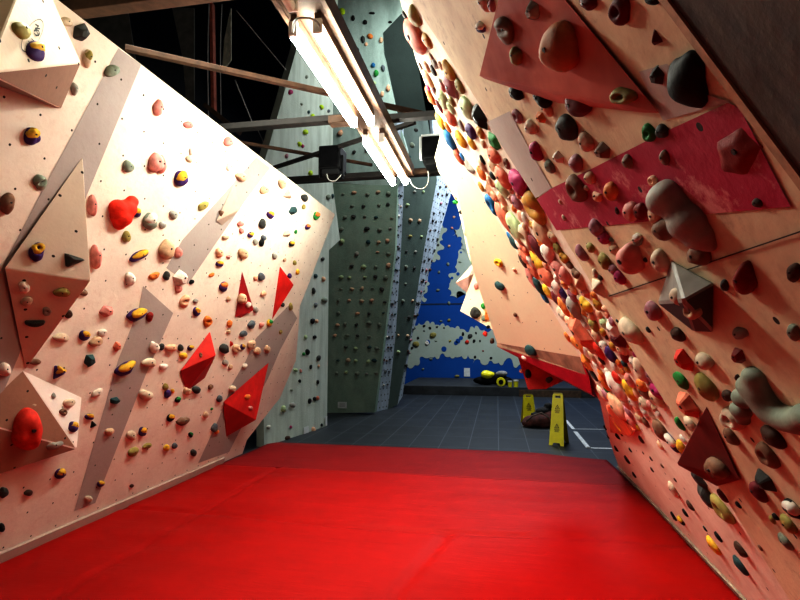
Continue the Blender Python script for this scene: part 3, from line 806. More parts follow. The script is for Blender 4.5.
# ------------------------------------------------------------------ volumes bolted to the walls
import numpy as np
LAND = []       # (surface set, x, y, short name)
FP = {}         # face planes of volumes
def vol(pl, T, L, Rr, B, hL, hR, mt, label, short, side, cat='climbing volume', extra=(), name='wedge_volume', lift=0.0, mats2=None):
    pts = [(T[0], T[1], 0.0), (L[0], L[1], hL), (Rr[0], Rr[1], hR), (B[0], B[1], 0.0)] + list(extra)
    W = [pl.hit(x, y, h + lift) for x, y, h in pts]
    feet = [p - pl.n * h for p, (x, y, h) in zip(W, pts) if h > 0.02]
    allp = W + feet
    c = sum(allp, Vector()) / len(allp)
    c = c - pl.n * (c - pl.o).dot(pl.n) + pl.n * lift
    bm = bmesh.new()
    for p in allp:
        d = p - c
        bm.verts.new((d.dot(pl.u), d.dot(pl.v), d.dot(pl.n)))
    bmesh.ops.convex_hull(bm, input=bm.verts[:])
    bmesh.ops.delete(bm, geom=[v for v in bm.verts if not v.link_faces], context='VERTS')
    if mats2:
        for f in bm.faces:
            fc = f.calc_center_median()
            f.material_index = 1 if mats2(fc, f.normal, proj(c + pl.u * fc.x + pl.v * fc.y + pl.n * fc.z)) else 0
    bmesh.ops.bevel(bm, geom=bm.edges[:], offset=0.004, segments=1, affect='EDGES')
    o = link(name, bm, mt, pl.mw(c))
    tag(o, label, cat)
    LAND.append((side, sum(p[0] for p in pts[:4]) / 4, sum(p[1] for p in pts[:4]) / 4, short))
    FP[short + ' top'] = plane3(W[0], W[1], W[2])
    FP[short + ' low'] = plane3(W[1], W[3], W[2])
    return o
M_v = wallmat('cream volume paint', (0.74, 0.66, 0.56), 0.14, 0.006, 0.2, (0.55, 0.42, 0.34))
M_vw = wallmat('white volume paint', (0.84, 0.80, 0.74), 0.2, 0.004, 0.15, (0.6, 0.5, 0.45))
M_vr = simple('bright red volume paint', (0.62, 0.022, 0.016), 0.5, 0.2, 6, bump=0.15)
M_vd = simple('deep red volume and shade paint', (0.36, 0.012, 0.014), 0.5, 0.2, 6)
M_rv = simple('faded red volume paint', (0.56, 0.075, 0.05), 0.65, 0.3, 4, bump=0.08, spec=0.2, light=(0.70, 0.22, 0.16))
M_mv = simple('maroon volume paint', (0.14, 0.018, 0.012), 0.6, 0.35, 7)
v1 = vol(PL, (33, -45), (-14, 73), (81, 63), (61, 109), 0.42, 0.10, [M_v, wallmat('brown underside shade', (0.30, 0.19, 0.14), 0.14, 0.006, 0.3)], 'large cream wedge volume with an oval badge, top left of the left wall', 'cream badge volume', 'L', mats2=lambda c, n, p: p[1] > 66)  # brown lower faces paint the underside shade into the colour
v2 = vol(PL, (83, 155), (4, 268), (91, 281), (25, 371), 0.02, 0.20, M_v, 'tall cream wedge volume crossing the grey stripe, lower left wall', 'tall cream volume', 'L')
bm_pts = [(23, 370, 0), (82, 397, 0), (77, 449, 0.10), (-8, 477, 0.0), (-30, 420, 0)]
W = [PL.hit(x, y, h) for x, y, h in bm_pts]
v3 = vol(PL, (23, 370), (77, 449), (82, 397), (-8, 477), 0.10, 0.0, [M_vw, wallmat('volume side in painted shade', (0.40, 0.25, 0.18), 0.14, 0.006, 0.3)], 'cream wedge volume with shade-browned side and big red dome, low on left wall', 'shade-browned white volume', 'L', extra=[(-30, 420, 0)],
         mats2=lambda c, n, p: (p[0] - 23) * 79 - (p[1] - 370) * 54 < 0)  # the brown side is shade put into the colour
FP['V3 white'] = plane3(W[0], W[1], W[2]); FP['V3 dark'] = plane3(W[0], W[2], W[3])
vol(PL, (235, 181), (216, 221), (241, 209), (222, 226), 0.01, 0.055, wallmat('beige volume paint', (0.50, 0.42, 0.35), 0, 0, 0.3), 'small cream wedge volume on the grey stripe near the wall top', 'small cream volume', 'L')
vol(PL, (242, 270), (235, 317), (254, 310), (240, 318), 0.006, 0.03, M_vd, 'narrow dark red triangular volume, middle of the left wall', 'dark red triangle', 'L')
vol(PL, (280, 266), (277, 292), (294, 285), (272, 320), 0.006, 0.06, M_vr, 'bright red angular volume near the far top edge of left wall', 'upper red volume', 'L')
vol(PL, (210, 331), (180, 371), (216, 355), (186, 392), 0.01, 0.10, [M_vr, M_vd], 'mid red wedge volume right of the grey stripe, shade-painted underside', 'middle red volume', 'L', extra=[(205, 378, 0)], mats2=lambda c, n, p: n.y < -0.1)  # deeper red underside puts the shade into the paint
vol(PL, (269, 362), (223, 402), (256, 420), (226, 437), 0.015, 0.12, [M_vr, simple('red with painted shade', (0.42, 0.014, 0.012), 0.5, 0.2, 6)], 'largest bright red wedge volume at the far foot of left wall', 'largest red volume', 'L', mats2=lambda c, n, p: n.y < -0.1)  # lower face in a darker red, shade mixed into the colour
LF = 0.025
vol(PR, (513, -66), (478, 77), (664, 116), (560, 104), 0.06, 0.006, M_rv, 'large faded red board volume carrying a big orange hold, upper right wall', 'faded red volume', 'R', lift=LF)
vol(PR, (671, 259), (657, 303), (714, 333), (694, 332), 0.0, 0.0, [simple('grey volume paint', (0.30, 0.28, 0.25), 0.6, 0.3, 8), simple('black volume paint', (0.03, 0.026, 0.025), 0.6, 0.3, 8)],
    'grey and black pyramid volume on right wall across the board joint', 'grey pyramid volume', 'R', extra=[(683, 301, 0.055)], lift=LF, name='pyramid_volume', mats2=lambda c, n, p: p[1] > 305)
vol(PR, (706, 404), (676, 464), (741, 481), (718, 487), 0.05, 0.006, M_mv, 'dark maroon wedge volume low on the right wall', 'maroon volume', 'R', lift=LF)

bm = bmesh.new()
_pp = [(611, 404), (622, 412), (637, 429), (634, 434), (613, 431)]
_o = PR.hit(622, 420)
slab(bm, [PR.loc(PR.hit(x, y)) - PR.loc(_o) + Vector((0, 0, 0.02)) for x, y in _pp], 0.018)
tag(link('plate_volume', bm, simple('orange red plate paint', (0.62, 0.09, 0.025), 0.55, 0.3, 9), PR.mw(_o)), 'small orange-red plate with bright holds at the foot of the hold-packed strip', 'climbing volume')
# oval badge drawn on the cream volume
pv = FP['cream badge volume top']
bm = bmesh.new()
c = pv.loc(pv.hit(32, 35)); ax = pv.loc(pv.hit(41, 20)) - c; ay = pv.loc(pv.hit(38, 40)) - c
def E2(t, k): return c + ax * math.cos(t) * k + ay * math.sin(t) * k + Vector((0, 0, 0.003 - c.z))
for i in range(40):
    t0, t1 = i * math.pi / 20, (i + 1) * math.pi / 20
    bm.faces.new([bm.verts.new(q) for q in (E2(t0, 1), E2(t1, 1), E2(t1, 0.95), E2(t0, 0.95))])
def stroke(bm, pts, w):
    for a, b in zip(pts, pts[1:]):
        d = (b - a).normalized(); nn = Vector((-d.y, d.x, 0)) * w / 2
        bm.faces.new([bm.verts.new(q) for q in (a + nn - d * w * .3, b + nn + d * w * .3, b - nn + d * w * .3, a - nn - d * w * .3)])
def bp(x, y):
    q = pv.loc(pv.hit(x, y)); q.z = 0.003; return q
wS = 0.006
for st in ([(34.5, 24.5), (38, 26.2)], [(35.5, 28.3), (39, 28.8)], [(36.3, 25.3), (37.3, 28.5)],      # H
           [(33.5, 31), (35.5, 29.8), (38, 31), (38.6, 33.5), (37.5, 35.5), (35, 35.5), (33.8, 33.5)],                 # O
           [(36, 31.5), (36.8, 33.5)],
           [(28, 41.5), (29.5, 44.5)], [(26.5, 44), (27.3, 46.5)], [(31, 39), (33, 41)]):
    stroke(bm, [bp(*q) for q in st], wS)
bpy.context.view_layer.update()
bd = link('oval_badge', bm, M_ink, None)
bd.parent = v1; bd.matrix_parent_inverse = Matrix.Identity(4)
bd.matrix_local = v1.matrix_world.inverted() @ pv.mw()

# ------------------------------------------------------------------ climbing holds
COL = {
 'pk': ((0.70, 0.31, 0.27), 'pink'), 'pp': ((0.075, 0.03, 0.15), 'purple'), 'yl': ((0.72, 0.46, 0.05), 'yellow'), 'ol': ((0.36, 0.31, 0.10), 'olive'),
 'gr': ((0.38, 0.37, 0.33), 'grey'), 'gg': ((0.26, 0.30, 0.24), 'grey-green'), 'wh': ((0.78, 0.73, 0.65), 'white'), 'tn': ((0.64, 0.46, 0.31), 'tan'),
 'be': ((0.66, 0.55, 0.42), 'beige'), 'br': ((0.25, 0.14, 0.09), 'brown'), 'or': ((0.70, 0.24, 0.06), 'orange'), 'rd': ((0.66, 0.05, 0.03), 'red'),
 'mr': ((0.16, 0.022, 0.030), 'maroon'), 'bk': ((0.012, 0.012, 0.012), 'black'), 'dg': ((0.06, 0.062, 0.058), 'dark grey'), 'te': ((0.035, 0.085, 0.09), 'teal'),
 'bl': ((0.03, 0.17, 0.36), 'blue'), 'gn': ((0.04, 0.30, 0.07), 'green'), 'lg': ((0.50, 0.62, 0.36), 'pale green'), 'mg': ((0.45, 0.04, 0.16), 'magenta'),
 'mv': ((0.42, 0.20, 0.24), 'mauve'), 'co': ((0.72, 0.24, 0.15), 'coral'), 'pe': ((0.78, 0.48, 0.32), 'peach'), 'oc': ((0.50, 0.27, 0.04), 'ochre'),
 'bg': ((0.13, 0.15, 0.17), 'blue-grey'), 'dr': ((0.25, 0.018, 0.012), 'dark red'), 'yg': ((0.52, 0.72, 0.02), 'lime'), 'ob': ((0.52, 0.22, 0.10), 'orange-brown'), 'hr': ((0.78, 0.045, 0.02), 'vivid red'),
 'nb': ((0.09, 0.045, 0.03), 'dark brown'),
}
def hmat(k):
    rgb, wd = COL[k]
    return simple('hold ' + wd, rgb, 0.62, 0.28, 18, bump=0.10, spec=0.15)
SH = {'b': ('sloper_hold', 'rounded'), 'd': ('teardrop_hold', 'teardrop'), 't': ('wedge_hold', 'wedge'), 'f': ('faceted_hold', 'faceted'), 'r': ('pocket_hold', 'pocketed'),
      'l': ('rail_hold', 'long'), 'j': ('jug_hold', 'jug'), 'o': ('dome_hold', 'domed'), 'h': ('edge_hold', 'half-moon'), 'n': ('bean_hold', 'bean-shaped'), 'p': ('plate_hold', 'flat')}
DEP = {'b': 0.75, 'd': 0.7, 't': 0.8, 'f': 0.8, 'r': 0.7, 'l': 0.75, 'j': 0.9, 'o': 0.95, 'h': 0.7, 'n': 0.7, 'p': 0.22}
def outline(s, t, ph):
    x, y = math.cos(t), math.sin(t)
    if s == 't':
        k = 2 * math.pi / 3
        a = ((t - math.pi / 2 + ph * 0.4) % k) - k / 2
        return min(1.15, 0.62 / math.cos(a)) * (1.0)
    if s in 'fp':
        k = 2 * math.pi / 5
        a = ((t + ph) % k) - k / 2
        return 0.86 / math.cos(a)
    if s == 'd':
        return (0.80 + 0.28 * max(0, y) ** 3) * (1 - 0.32 * max(0, y) * abs(x) ** 0.7)
    if s == 'h':
        return min(1.0, 0.45 / max(0.01, y)) if y > 0 else 1.0
    if s == 'n':
        return 1.0 - 0.42 * max(0, math.cos(t - math.pi / 2 + 0.4)) ** 4
    return 1 + 0.09 * math.sin(2 * t + ph) + 0.06 * math.sin(3 * t + 2 * ph)
def height(s, x, y, rho):
    base = max(0.0, 1 - rho ** 2.4) ** 0.5
    if s == 't': return max(0.0, 1 - rho ** 1.25) ** 0.9
    if s in 'fp': return min(1.0, (1 - rho) * 1.9) * (0.92 + 0.10 * y)
    if s == 'r': return base * (1 - 0.85 * math.exp(-((x - 0.05) ** 2 + (y - 0.12) ** 2) / 0.10))
    if s == 'j': return base * (0.72 + 0.30 * y) * (1 - 0.75 * math.exp(-((x) ** 2 / 0.5 + (y - 0.05) ** 2 / 0.05)))
    if s == 'l': return base * (0.9 + 0.08 * math.sin(5 * x))
    return base
RINGS = [0.0, 0.14, 0.28, 0.42, 0.56, 0.68, 0.79, 0.88, 0.95, 1.0]
_rnd = random.Random(5)
def hold_bm(s, A, c, seed, small):
    seg = 12 if small else 26
    rings = [0.0, 0.35, 0.65, 0.88, 1.0] if small else RINGS
    ph = (seed % 97) * 0.31
    off = Vector((seed * 1.7 % 50, seed * 0.37 % 50, 0))
    bm = bmesh.new()
    amp = {'f': 0.03, 't': 0.04}.get(s, 0.10)
    prev = None
    def vert(rho, t):
        r = outline(s, t, ph) * rho
        x, y = r * math.cos(t), r * math.sin(t)
        z = height(s, x, y, rho)
        if not small and rho < 1:
            z *= 1 + amp * 1.6 * noise.noise(Vector((x * 1.6, y * 1.6, 0)) + off)
        k = 1 + (amp * noise.noise(Vector((math.cos(t) * 1.4, math.sin(t) * 1.4, 5)) + off))
        # slight undercut at the wall
        u = 0.93 if rho == 1.0 else 1.0
        px, py = A[0][0] * x + A[0][1] * y, A[1][0] * x + A[1][1] * y
        return (px * k * u, py * k * u, z * c if rho < 1 else -0.004)
    ctr = bm.verts.new(vert(0.0, 0.0))
    for rho in rings[1:]:
        cur = [bm.verts.new(vert(rho, 2 * math.pi * i / seg)) for i in range(seg)]
        if prev is None:
            for i in range(seg): bm.faces.new((ctr, cur[i], cur[(i + 1) % seg]))
        else:
            for i in range(seg):
                j = (i + 1) % seg
                bm.faces.new((prev[i], cur[i], cur[j], prev[j]))
        prev = cur
    bm.faces.new(prev[::-1])
    return bm
HOLDS = []
def fit(pl, x, y, w, h, rot, k, stretch=1.5):
    p = pl.hit(x, y)
    d = (p - CAM).dot(FW)
    e = 0.004
    def J(v):
        a, b = proj(p), proj(p + v * e)
        return np.array([(b[0] - a[0]) / e, -(b[1] - a[1]) / e])
    Ju, Jv, Jn = J(pl.u), J(pl.v), J(pl.n)
    Jm = np.stack([Ju, Jv], axis=1)
    th = R(rot)
    Rm = np.array([[math.cos(th), -math.sin(th)], [math.sin(th), math.cos(th)]])
    Sg = Rm @ np.diag([(w / 2) ** 2, (h / 2) ** 2]) @ Rm.T
    c = k * math.sqrt(w * h) / 2 * d / F
    # keep the outward part inside the silhouette
    q = float(Jn @ np.linalg.inv(Sg) @ Jn)
    c = min(c, math.sqrt(0.85 / max(q, 1e-9)))
    S2 = Sg - 0.55 * c * c * np.outer(Jn, Jn)
    ev, U = np.linalg.eigh(S2)
    ev = np.maximum(ev, 0.12 * ev.max())
    root = U @ np.diag(np.sqrt(ev)) @ U.T @ Rm
    A = np.linalg.inv(Jm) @ root
    if rot: pass
    u_, s_, vt = np.linalg.svd(A)
    s_ = np.maximum(s_, s_.max() / 2.6)
    lim = stretch * math.sqrt(w * h) / 2 * d / F
    if s_.max() > lim * 1.15: s_ = np.maximum(np.minimum(s_, lim * 1.15), 0.4 * lim / 2)
    A = u_ @ np.diag(s_) @ vt
    # shift so that the middle of the visible lump lands on the photo position
    base = pl.hit(x, y, 0.42 * c)
    base = base - pl.n * (base - pl.o).dot(pl.n)
    return base, A, c
M_bolt = simple('dark steel bolt', (0.02, 0.02, 0.022), 0.4, 0.2)
def hold(pl, side, x, y, w, h, s, colr, surf, land=None, rot=0):
    ks = colr.split('/')
    if side == 'R' and w * h < 110: w, h = w * .8, h * .8
    if side == 'R' and y > 425 and x < 655: w, h = w * .75, h * .75
    if side == 'A':
        q = 1.0 if y < 190 else 1.12
        w, h = w * q, h * q
    base, A, c = fit(pl, x, y, w, h, rot, DEP[s] * {'A': 1.7, 'R': 1.25}.get(side, 1.0), 2.5 if side == 'A' else 1.5)
    small = w * h < 60
    seed = len(HOLDS) * 7 + 3
    bm = hold_bm(s, A, c, seed, small)
    nm = 'foothold' if w * h < 50 else SH[s][0]
    o = link(nm, bm, hmat(ks[0]), pl.mw(base), smooth=(s not in 'f'))
    if len(ks) > 1:
        A2 = [[A[0][0] * 0.86, A[0][1] * 0.62], [A[1][0] * 0.86, A[1][1] * 0.62]]
        bm = hold_bm('b' if s == 'l' else s, A2, c * 0.80, seed + 1, small)
        up = Vector((A[0][1] * 0.36 + A[0][0] * 0.10, A[1][1] * 0.36 + A[1][0] * 0.10, c * 0.34))
        g = link('grip', bm, hmat(ks[1]), Matrix.Translation(up), o, smooth=True)
        g['label'] = COL[ks[1]][1] + ' half'
        if w * h > 70:
            rr = 0.09 * math.sqrt(abs(A[0][0] * A[1][1] - A[0][1] * A[1][0]))
            bm = bmesh.new(); cyl(bm, (up.x, up.y, c * 0.9), (up.x, up.y, up.z + c * 0.80 * height('b' if s == 'l' else s, 0, 0, 0) + 0.002), rr, 10)
            link('bolt', bm, M_bolt, None, o)
    elif w * h > 70 and s not in 'tr':
        rr = 0.10 * math.sqrt(abs(A[0][0] * A[1][1] - A[0][1] * A[1][0]))
        bx, by = A[0][1] * 0.22, A[1][1] * 0.22
        bm = bmesh.new()
        zz = c * height(s, 0, 0.22, 0.22)
        cyl(bm, (bx, by, zz * 0.8), (bx, by, zz * 1.04 + 0.001), rr, 10)
        link('bolt', bm, M_bolt, None, o)
    elif s == 'r' and w * h > 70:
        rr = 0.20 * math.sqrt(abs(A[0][0] * A[1][1] - A[0][1] * A[1][0]))
        bx, by = A[0][1] * 0.12, A[1][1] * 0.12
        bm = bmesh.new(); cyl(bm, (bx, by, 0), (bx, by, c * 0.30), rr, 12)
        link('pocket_hole', bm, M_bolt, None, o)
    HOLDS.append(dict(o=o, side=side, x=x, y=y, a=w * h, s=s, k=ks, surf=surf, land=land))
    if land: LAND.append((side, x, y, land))
    return o
def lumps(name, pl, side, balls, mt, label, short, lift=0.0, vox=0.35, it=30):
    P = [(pl.hit(x, y, lift), r, hh) for x, y, r, hh in balls]
    d = (P[0][0] - CAM).dot(FW)
    k = d / F
    base = sum((p for p, r, hh in P), Vector()) / len(P)
    def PX(v):
        a, b = proj(base), proj(base + v * 0.01)
        return math.hypot(b[0] - a[0], b[1] - a[1]) / 0.01
    su = min(1.7, max(1.0, 1 / (PX(pl.u) * k))); sv = min(1.7, max(1.0, 1 / (PX(pl.v) * k)))
    parts = []
    for p, r, hh in P:
        q = pl.loc(p) - pl.loc(base)
        parts.append((q.x, q.y, r * k * hh * 0.3, r * k * su, r * k * sv, r * k * hh * 1.15, 0))
    o = lump(name, parts, mt, pl.mw(base), None, max(0.004, min(r for p, r, hh in P) * k * vox * 0.6), 0, 1, it)
    tag(o, label, 'climbing hold')
    LAND.append((side, sum(b[0] for b in balls) / len(balls), sum(b[1] for b in balls) / len(balls), short))
    return o
def table(txt, side, plf, surf):
    for ln in txt.strip().split('\n'):
        ln = ln.strip()
        if not ln: continue
        land = None
        if '*' in ln: ln, land = [q.strip() for q in ln.split('*')]
        f = ln.split()
        x, y, w, h = [float(q) for q in f[:4]]
        rot = float(f[6]) if len(f) > 6 and f[6][0] not in '@' else 0
        key = next((q[1:] for q in f[6:] if q[0] == '@'), None)
        pl = FP[key.replace('_', ' ')] if key else plf(x, y)
        hold(pl, side, x, y, w, h, f[4], f[5], surf, land, rot)
# x y width height shape colour[/grip colour] [tilt] [@face]  [* landmark name]
lumps('teardrop_hold', PL, 'L', [(117, 208, 9, .8), (119, 216, 10, .8), (125, 208, 9, .8), (131, 201, 6, .8), (118, 224, 6, .7)], hmat('hr'), 'big vivid red heart-shaped hold, middle of the left wall', 'big red heart-shaped hold', it=14)
table('''
8 1 15 9 b nb
23 30 22 16 b ol 0 @cream_badge_volume_top
37 51 25 15 b pp/yl 0 @cream_badge_volume_top
67 22 14 10 b be -20
83 33 19 20 f dg -30 * dark faceted top hold
88 59 10 18 b be/ol 0
113 71 16 13 b gg 15 * oval grey-green hold
75 89 9 13 b gr
159 108 12 16 b pk
33 137 16 20 b pp/yl 20
42 183 16 17 j gg 20
8 204 17 22 b br
93 206 10 24 b pk
129 167 13 12 b gg
157 163 16 22 b pk * biggest pink hold
137 213 10 10 b pp/yl 25
151 222 16 17 b gg/wh 20
127 237 9 13 b ol
97 257 13 24 b pk
37 252 17 19 r pp/yl 0 @tall_cream_volume_top
73 260 24 15 t dg 0 @tall_cream_volume_top * dark triangular hold
24 288 13 12 b wh 0 @tall_cream_volume_low
27 302 13 10 b be 0 @tall_cream_volume_low
62 293 17 10 b ol 0 @tall_cream_volume_low
47 312 10 9 r gr 0 @tall_cream_volume_low
35 323 22 9 h dg 0 @tall_cream_volume_low
84 293 9 7 b br
69 314 9 9 b nb
140 256 20 10 l pp/yl 25
131 279 12 13 b wh
155 276 14 6 l or 10
108 312 16 13 f pk
138 315 23 12 l pp/yl 25 * purple and yellow bar
150 317 8 10 b dr
62 338 16 10 b be
85 336 12 10 b pp/yl
103 333 10 8 b wh
97 342 14 11 b tn 25
118 347 9 11 f co
91 361 13 14 f te * dark teal blocky hold
155 347 11 14 n wh
36 362 14 5 l br
5 370 14 16 b wh
60 373 16 15 t pp/yl
126 369 23 13 l pp/yl 25
150 363 16 10 b be
54 396 6 7 d gr 0 @V3_white
70 403 13 9 b be 0 @V3_white
64 412 8 8 r br 0 @V3_white
74 427 11 10 b pp/yl 0 @V3_white
55 445 20 10 n gr 15 @V3_dark
33 405 9 4 l be 0 @V3_dark
28 431 37 41 o rd 0 @V3_dark * big red dome hold
98 393 13 8 l wh 25
147 395 15 13 n be
116 401 12 8 f te
90 417 9 7 b pp/yl
94 425 8 8 t bk
110 432 10 8 b tn
132 436 10 11 b be
143 432 9 9 b pp/yl
134 452 12 9 b ol 25
148 446 10 6 l ol 20
61 474 13 10 b pp/yl 20
4 493 10 12 b dg
29 493 9 7 b nb 20
2 528 8 9 b bk
101 484 8 7 b pp/yl
89 499 9 7 b be
132 486 5 4 b nb
189 125 10 8 b pk
229 142 11 9 b pk
192 151 6 9 b wh
190 159 8 8 b be
162 165 12 18 b pk
230 167 7 9 r wh
242 177 12 10 b tn
182 179 16 15 b pp/yl 30 * round purple and yellow hold
204 206 12 8 l ol 30
174 215 9 9 b gr
163 225 8 8 n gr
265 190 9 10 b tn
283 184 9 10 b tn
289 195 10 12 t be
305 198 8 8 b dg
304 207 5 5 b ol
294 211 11 9 f te 20 * teal top-corner hold
271 215 8 8 b pp/yl
263 224 8 10 b dg
308 227 7 6 b pp/or
288 233 9 12 t be
296 232 4 4 b gn
241 224 8 6 b pk
242 231 6 6 b pk
251 235 9 5 b pp/yl
226 237 8 6 b be
264 238 7 6 b bg
317 216 7 9 b gn/or
222 213 7 8 t br 0 @small_cream_volume_top
168 250 18 20 b tn * big tan round hold
179 253 8 12 b pk
182 279 17 18 f wh * big white faceted hold
167 276 8 9 b dg
192 282 6 5 l bk 20
179 289 8 8 b pk
186 302 12 13 j pe
196 301 6 5 b gr
197 312 8 9 b pp/yl
212 275 8 4 l or 20
220 264 8 7 b pp/yl
220 253 9 10 b pe
229 257 6 5 t pk
244 254 11 11 b tn
224 287 9 10 b pp/or
229 299 5 6 b tn
256 242 6 7 b gr
262 243 6 8 b bk
292 244 7 6 b bk/yl
275 256 6 7 b gr
285 260 5 4 b tn
295 263 4 6 b ol
262 277 9 8 b bg
256 278 5 6 b pe
290 276 5 6 b pp
298 272 5 6 b yl
264 294 9 5 l pe
256 310 7 7 b gr
252 325 9 8 b bg 15 * blue-grey paired hold
244 334 9 7 b bg 15
209 322 11 11 j or
230 324 6 8 b or
229 332 5 5 b tn
270 323 8 7 b yl/gn
262 325 6 6 b pk
283 305 5 5 b dg
291 307 5 8 b ol
281 332 4 5 b ol
225 349 10 11 o dg * dark grey ball hold
232 344 5 7 t rd
237 349 9 12 l tn 50
243 347 6 6 b pp/yl
252 345 10 10 b tn
258 351 9 8 b tn
268 349 7 10 n tn
162 347 6 8 b dg
172 348 14 8 b pe
181 348 7 7 b dg
191 348 7 6 b pp/yl
184 356 9 7 b yl
243 299 11 10 o tn 0 @dark_red_triangle_top
249 305 6 7 b wh 0 @dark_red_triangle_top
284 288 8 6 b tn
248 397 7 6 b or 0 @largest_red_volume_top
251 408 5 5 b pk 0 @largest_red_volume_top
201 355 4 5 r br 0 @middle_red_volume_top
164 367 9 7 b wh
226 363 7 7 b gr
231 367 7 5 l tn
245 366 7 6 b wh
211 362 5 4 b yl
166 387 7 7 b ol
168 394 7 9 b pp
173 391 4 5 b yl
178 400 7 6 b bk/gn
188 391 9 9 n tn
197 390 10 8 b dg
211 387 6 6 b br
233 389 8 8 b be
220 399 8 7 b bg
171 418 8 8 b bk/yl
184 421 17 9 n br 15 * long tan-brown hold
206 415 7 7 b tn
212 409 3 3 b gn
191 435 5 6 b bk/gn
167 448 8 7 b yl
175 446 6 7 b bg
194 453 7 8 b dg
215 428 8 9 b bg
217 432 6 5 b or
''', 'L', lambda x, y: PL, 'left wall')

FP['GV'] = Plane(PR.o + PR.n * 0.055, PR.n)
PRc = Plane(PR.o + PR.n * LF, PR.n)
def prf(x, y):
    p = PRc.hit(x, y)
    return PRc if p.y < YF else PR
lumps('sloper_hold', PRc, 'R', [(671, 194, 17, 1.0), (680, 203, 15, .9), (692, 219, 19, .8), (702, 233, 15, .8), (710, 243, 9, .6)], hmat('gr'), 'huge smooth grey double-lobed hold below the crimson band, right wall', 'huge grey hold', it=10)
lumps('sloper_hold', PRc, 'R', [(757, 374, 12, .9), (754, 384, 14, .9), (748, 396, 14, .9), (744, 408, 13, .9), (745, 418, 10, .9), (762, 388, 14, .9), (766, 396, 14, .9), (768, 402, 14, .9), (778, 411, 15, .9), (789, 416, 15, .9), (801, 418, 15, .9), (814, 414, 14, .9)], hmat('gg'), 'huge grey-green hold with two drooping lobes at the right photo edge', 'huge grey-green hold', it=70, vox=0.25)
lumps('sloper_hold', PRc, 'R', [(680, 66, 11, .7), (692, 60, 12, .7), (700, 68, 10, .7), (690, 80, 20, .7), (699, 92, 14, .7), (705, 102, 8, .6)], hmat('bk'), 'huge black pebbled hold above the crimson band, right wall', 'huge black hold')
table('''
502 32 22 29 j br 0 @faded_red_volume_top
531 12 16 22 f gr 0 @faded_red_volume_top
515 56 14 22 n ol 0 @faded_red_volume_top
556 50 43 48 o ob 0 @faded_red_volume_top * big orange dome hold
621 97 28 19 r ol 0 @faded_red_volume_top
483 3 18 12 b be
491 6 9 16 b mv
480 28 11 13 b pp/wh
587 3 22 13 b mr
618 12 24 30 r mr * maroon ring-like hold
655 40 13 18 t mr
656 77 18 22 f dg
652 0 18 12 b bk
515 93 18 14 b bk
541 98 25 16 b bk
576 105 38 18 b mr
517 117 12 15 r mv
540 118 14 10 f or
530 128 15 18 b be
546 109 18 9 b pe
535 152 13 25 d mg -20 * magenta pinch hold
549 167 11 18 b gg
557 158 14 14 f wh
575 164 17 20 b mv
565 129 24 30 b dg * grey and black pebble hold
585 143 18 20 b be
601 152 19 19 f br
627 162 12 18 b br
648 134 16 18 r gn
661 132 14 16 b dg
575 190 24 30 r br * big brown pocket hold
589 178 15 14 b tn
586 188 9 9 b be
597 196 12 15 h pe
610 192 15 25 b or -15
560 202 6 8 b be
564 218 8 6 b be
630 212 20 22 b pk * pink half-dome hold
640 212 16 21 b dr
617 211 7 12 b nb
652 181 12 12 r pe
664 158 12 17 b br
735 155 48 56 p dr -30 * flat dark orange-red plate
757 203 12 11 b nb
655 216 18 20 b tn
662 230 26 24 b br
697 256 25 24 b br
596 229 20 16 b mv
603 238 16 14 b mg
611 240 8 6 b gg
581 254 14 13 b mv
590 248 10 11 b ol
604 262 14 19 b ol
595 274 10 10 b be
600 278 8 7 b nb
614 250 14 12 b tn
628 260 34 41 d pk -25 * big pink shell hold
613 270 12 12 b mv
619 278 14 14 o mg
637 240 12 15 b gg/wh
645 260 6 8 b dg
659 262 21 24 b be
597 288 20 15 t be
677 297 20 20 b be 0 @GV
690 312 20 18 r tn 0 @GV
652 312 18 24 b mv
743 281 27 44 d dr -10 * tall dark red hold
724 286 10 12 b dg
739 334 18 14 b gr
793 333 14 20 b gg
793 273 16 20 b nb
677 335 16 15 b nb
648 330 8 6 b dg
629 332 34 22 b be -38 * long beige sloper
617 321 4 4 b te
682 361 19 25 f rd -15 * red-maroon block hold
703 362 22 17 b be
705 388 19 28 b ol -20
680 381 25 12 l gn -45 * curved green hold
686 406 28 24 f co -35 * red-orange block hold
737 357 16 20 f dr
737 378 9 10 b nb
730 420 29 22 r be -20
772 438 29 14 b nb
727 396 14 13 b nb
690 425 12 14 b be
730 437 18 12 b br
715 470 29 19 b br 0 @maroon_volume_top
698 479 24 9 f dg -15
707 498 17 22 f dg
721 510 18 22 r ol
722 496 12 9 b mr
673 490 9 13 b be
690 506 9 9 b nb
685 513 7 6 b bk
673 516 10 6 l bk -30
681 521 10 7 b bk/yl
705 529 4 5 b bk
713 546 11 14 b yl
718 537 8 8 b bk
679 424 8 16 d gn
683 440 7 12 b wh
672 443 12 13 b pp/wh
682 449 11 14 b yl
660 446 8 8 b pe
637 427 12 9 l yl -35
660 431 20 15 b br -30
765 456 20 28 r br
763 482 17 22 f dg -50 * serrated black and white hold
757 492 20 14 b mr
791 509 21 17 b bk/wh -25
788 525 16 14 b ol
775 517 9 8 b bk
785 542 14 9 b gg
772 520 8 10 b ol
740 550 16 7 b nb
740 566 12 10 b te
760 548 9 5 l br -30
738 505 7 7 b bk
617 436 10 8 f bk
616 449 5 10 l bk -60
630 450 5 6 b bk
627 460 9 8 b bk
634 475 6 9 b bk
621 434 5 5 b bk
605 428 5 6 b bk
608 437 4 5 b bk
651 459 5 5 b nb
643 453 3 4 b nb
662 466 4 4 b nb
652 470 5 6 b nb
675 480 3 5 b nb
''', 'R', prf, 'right wall')
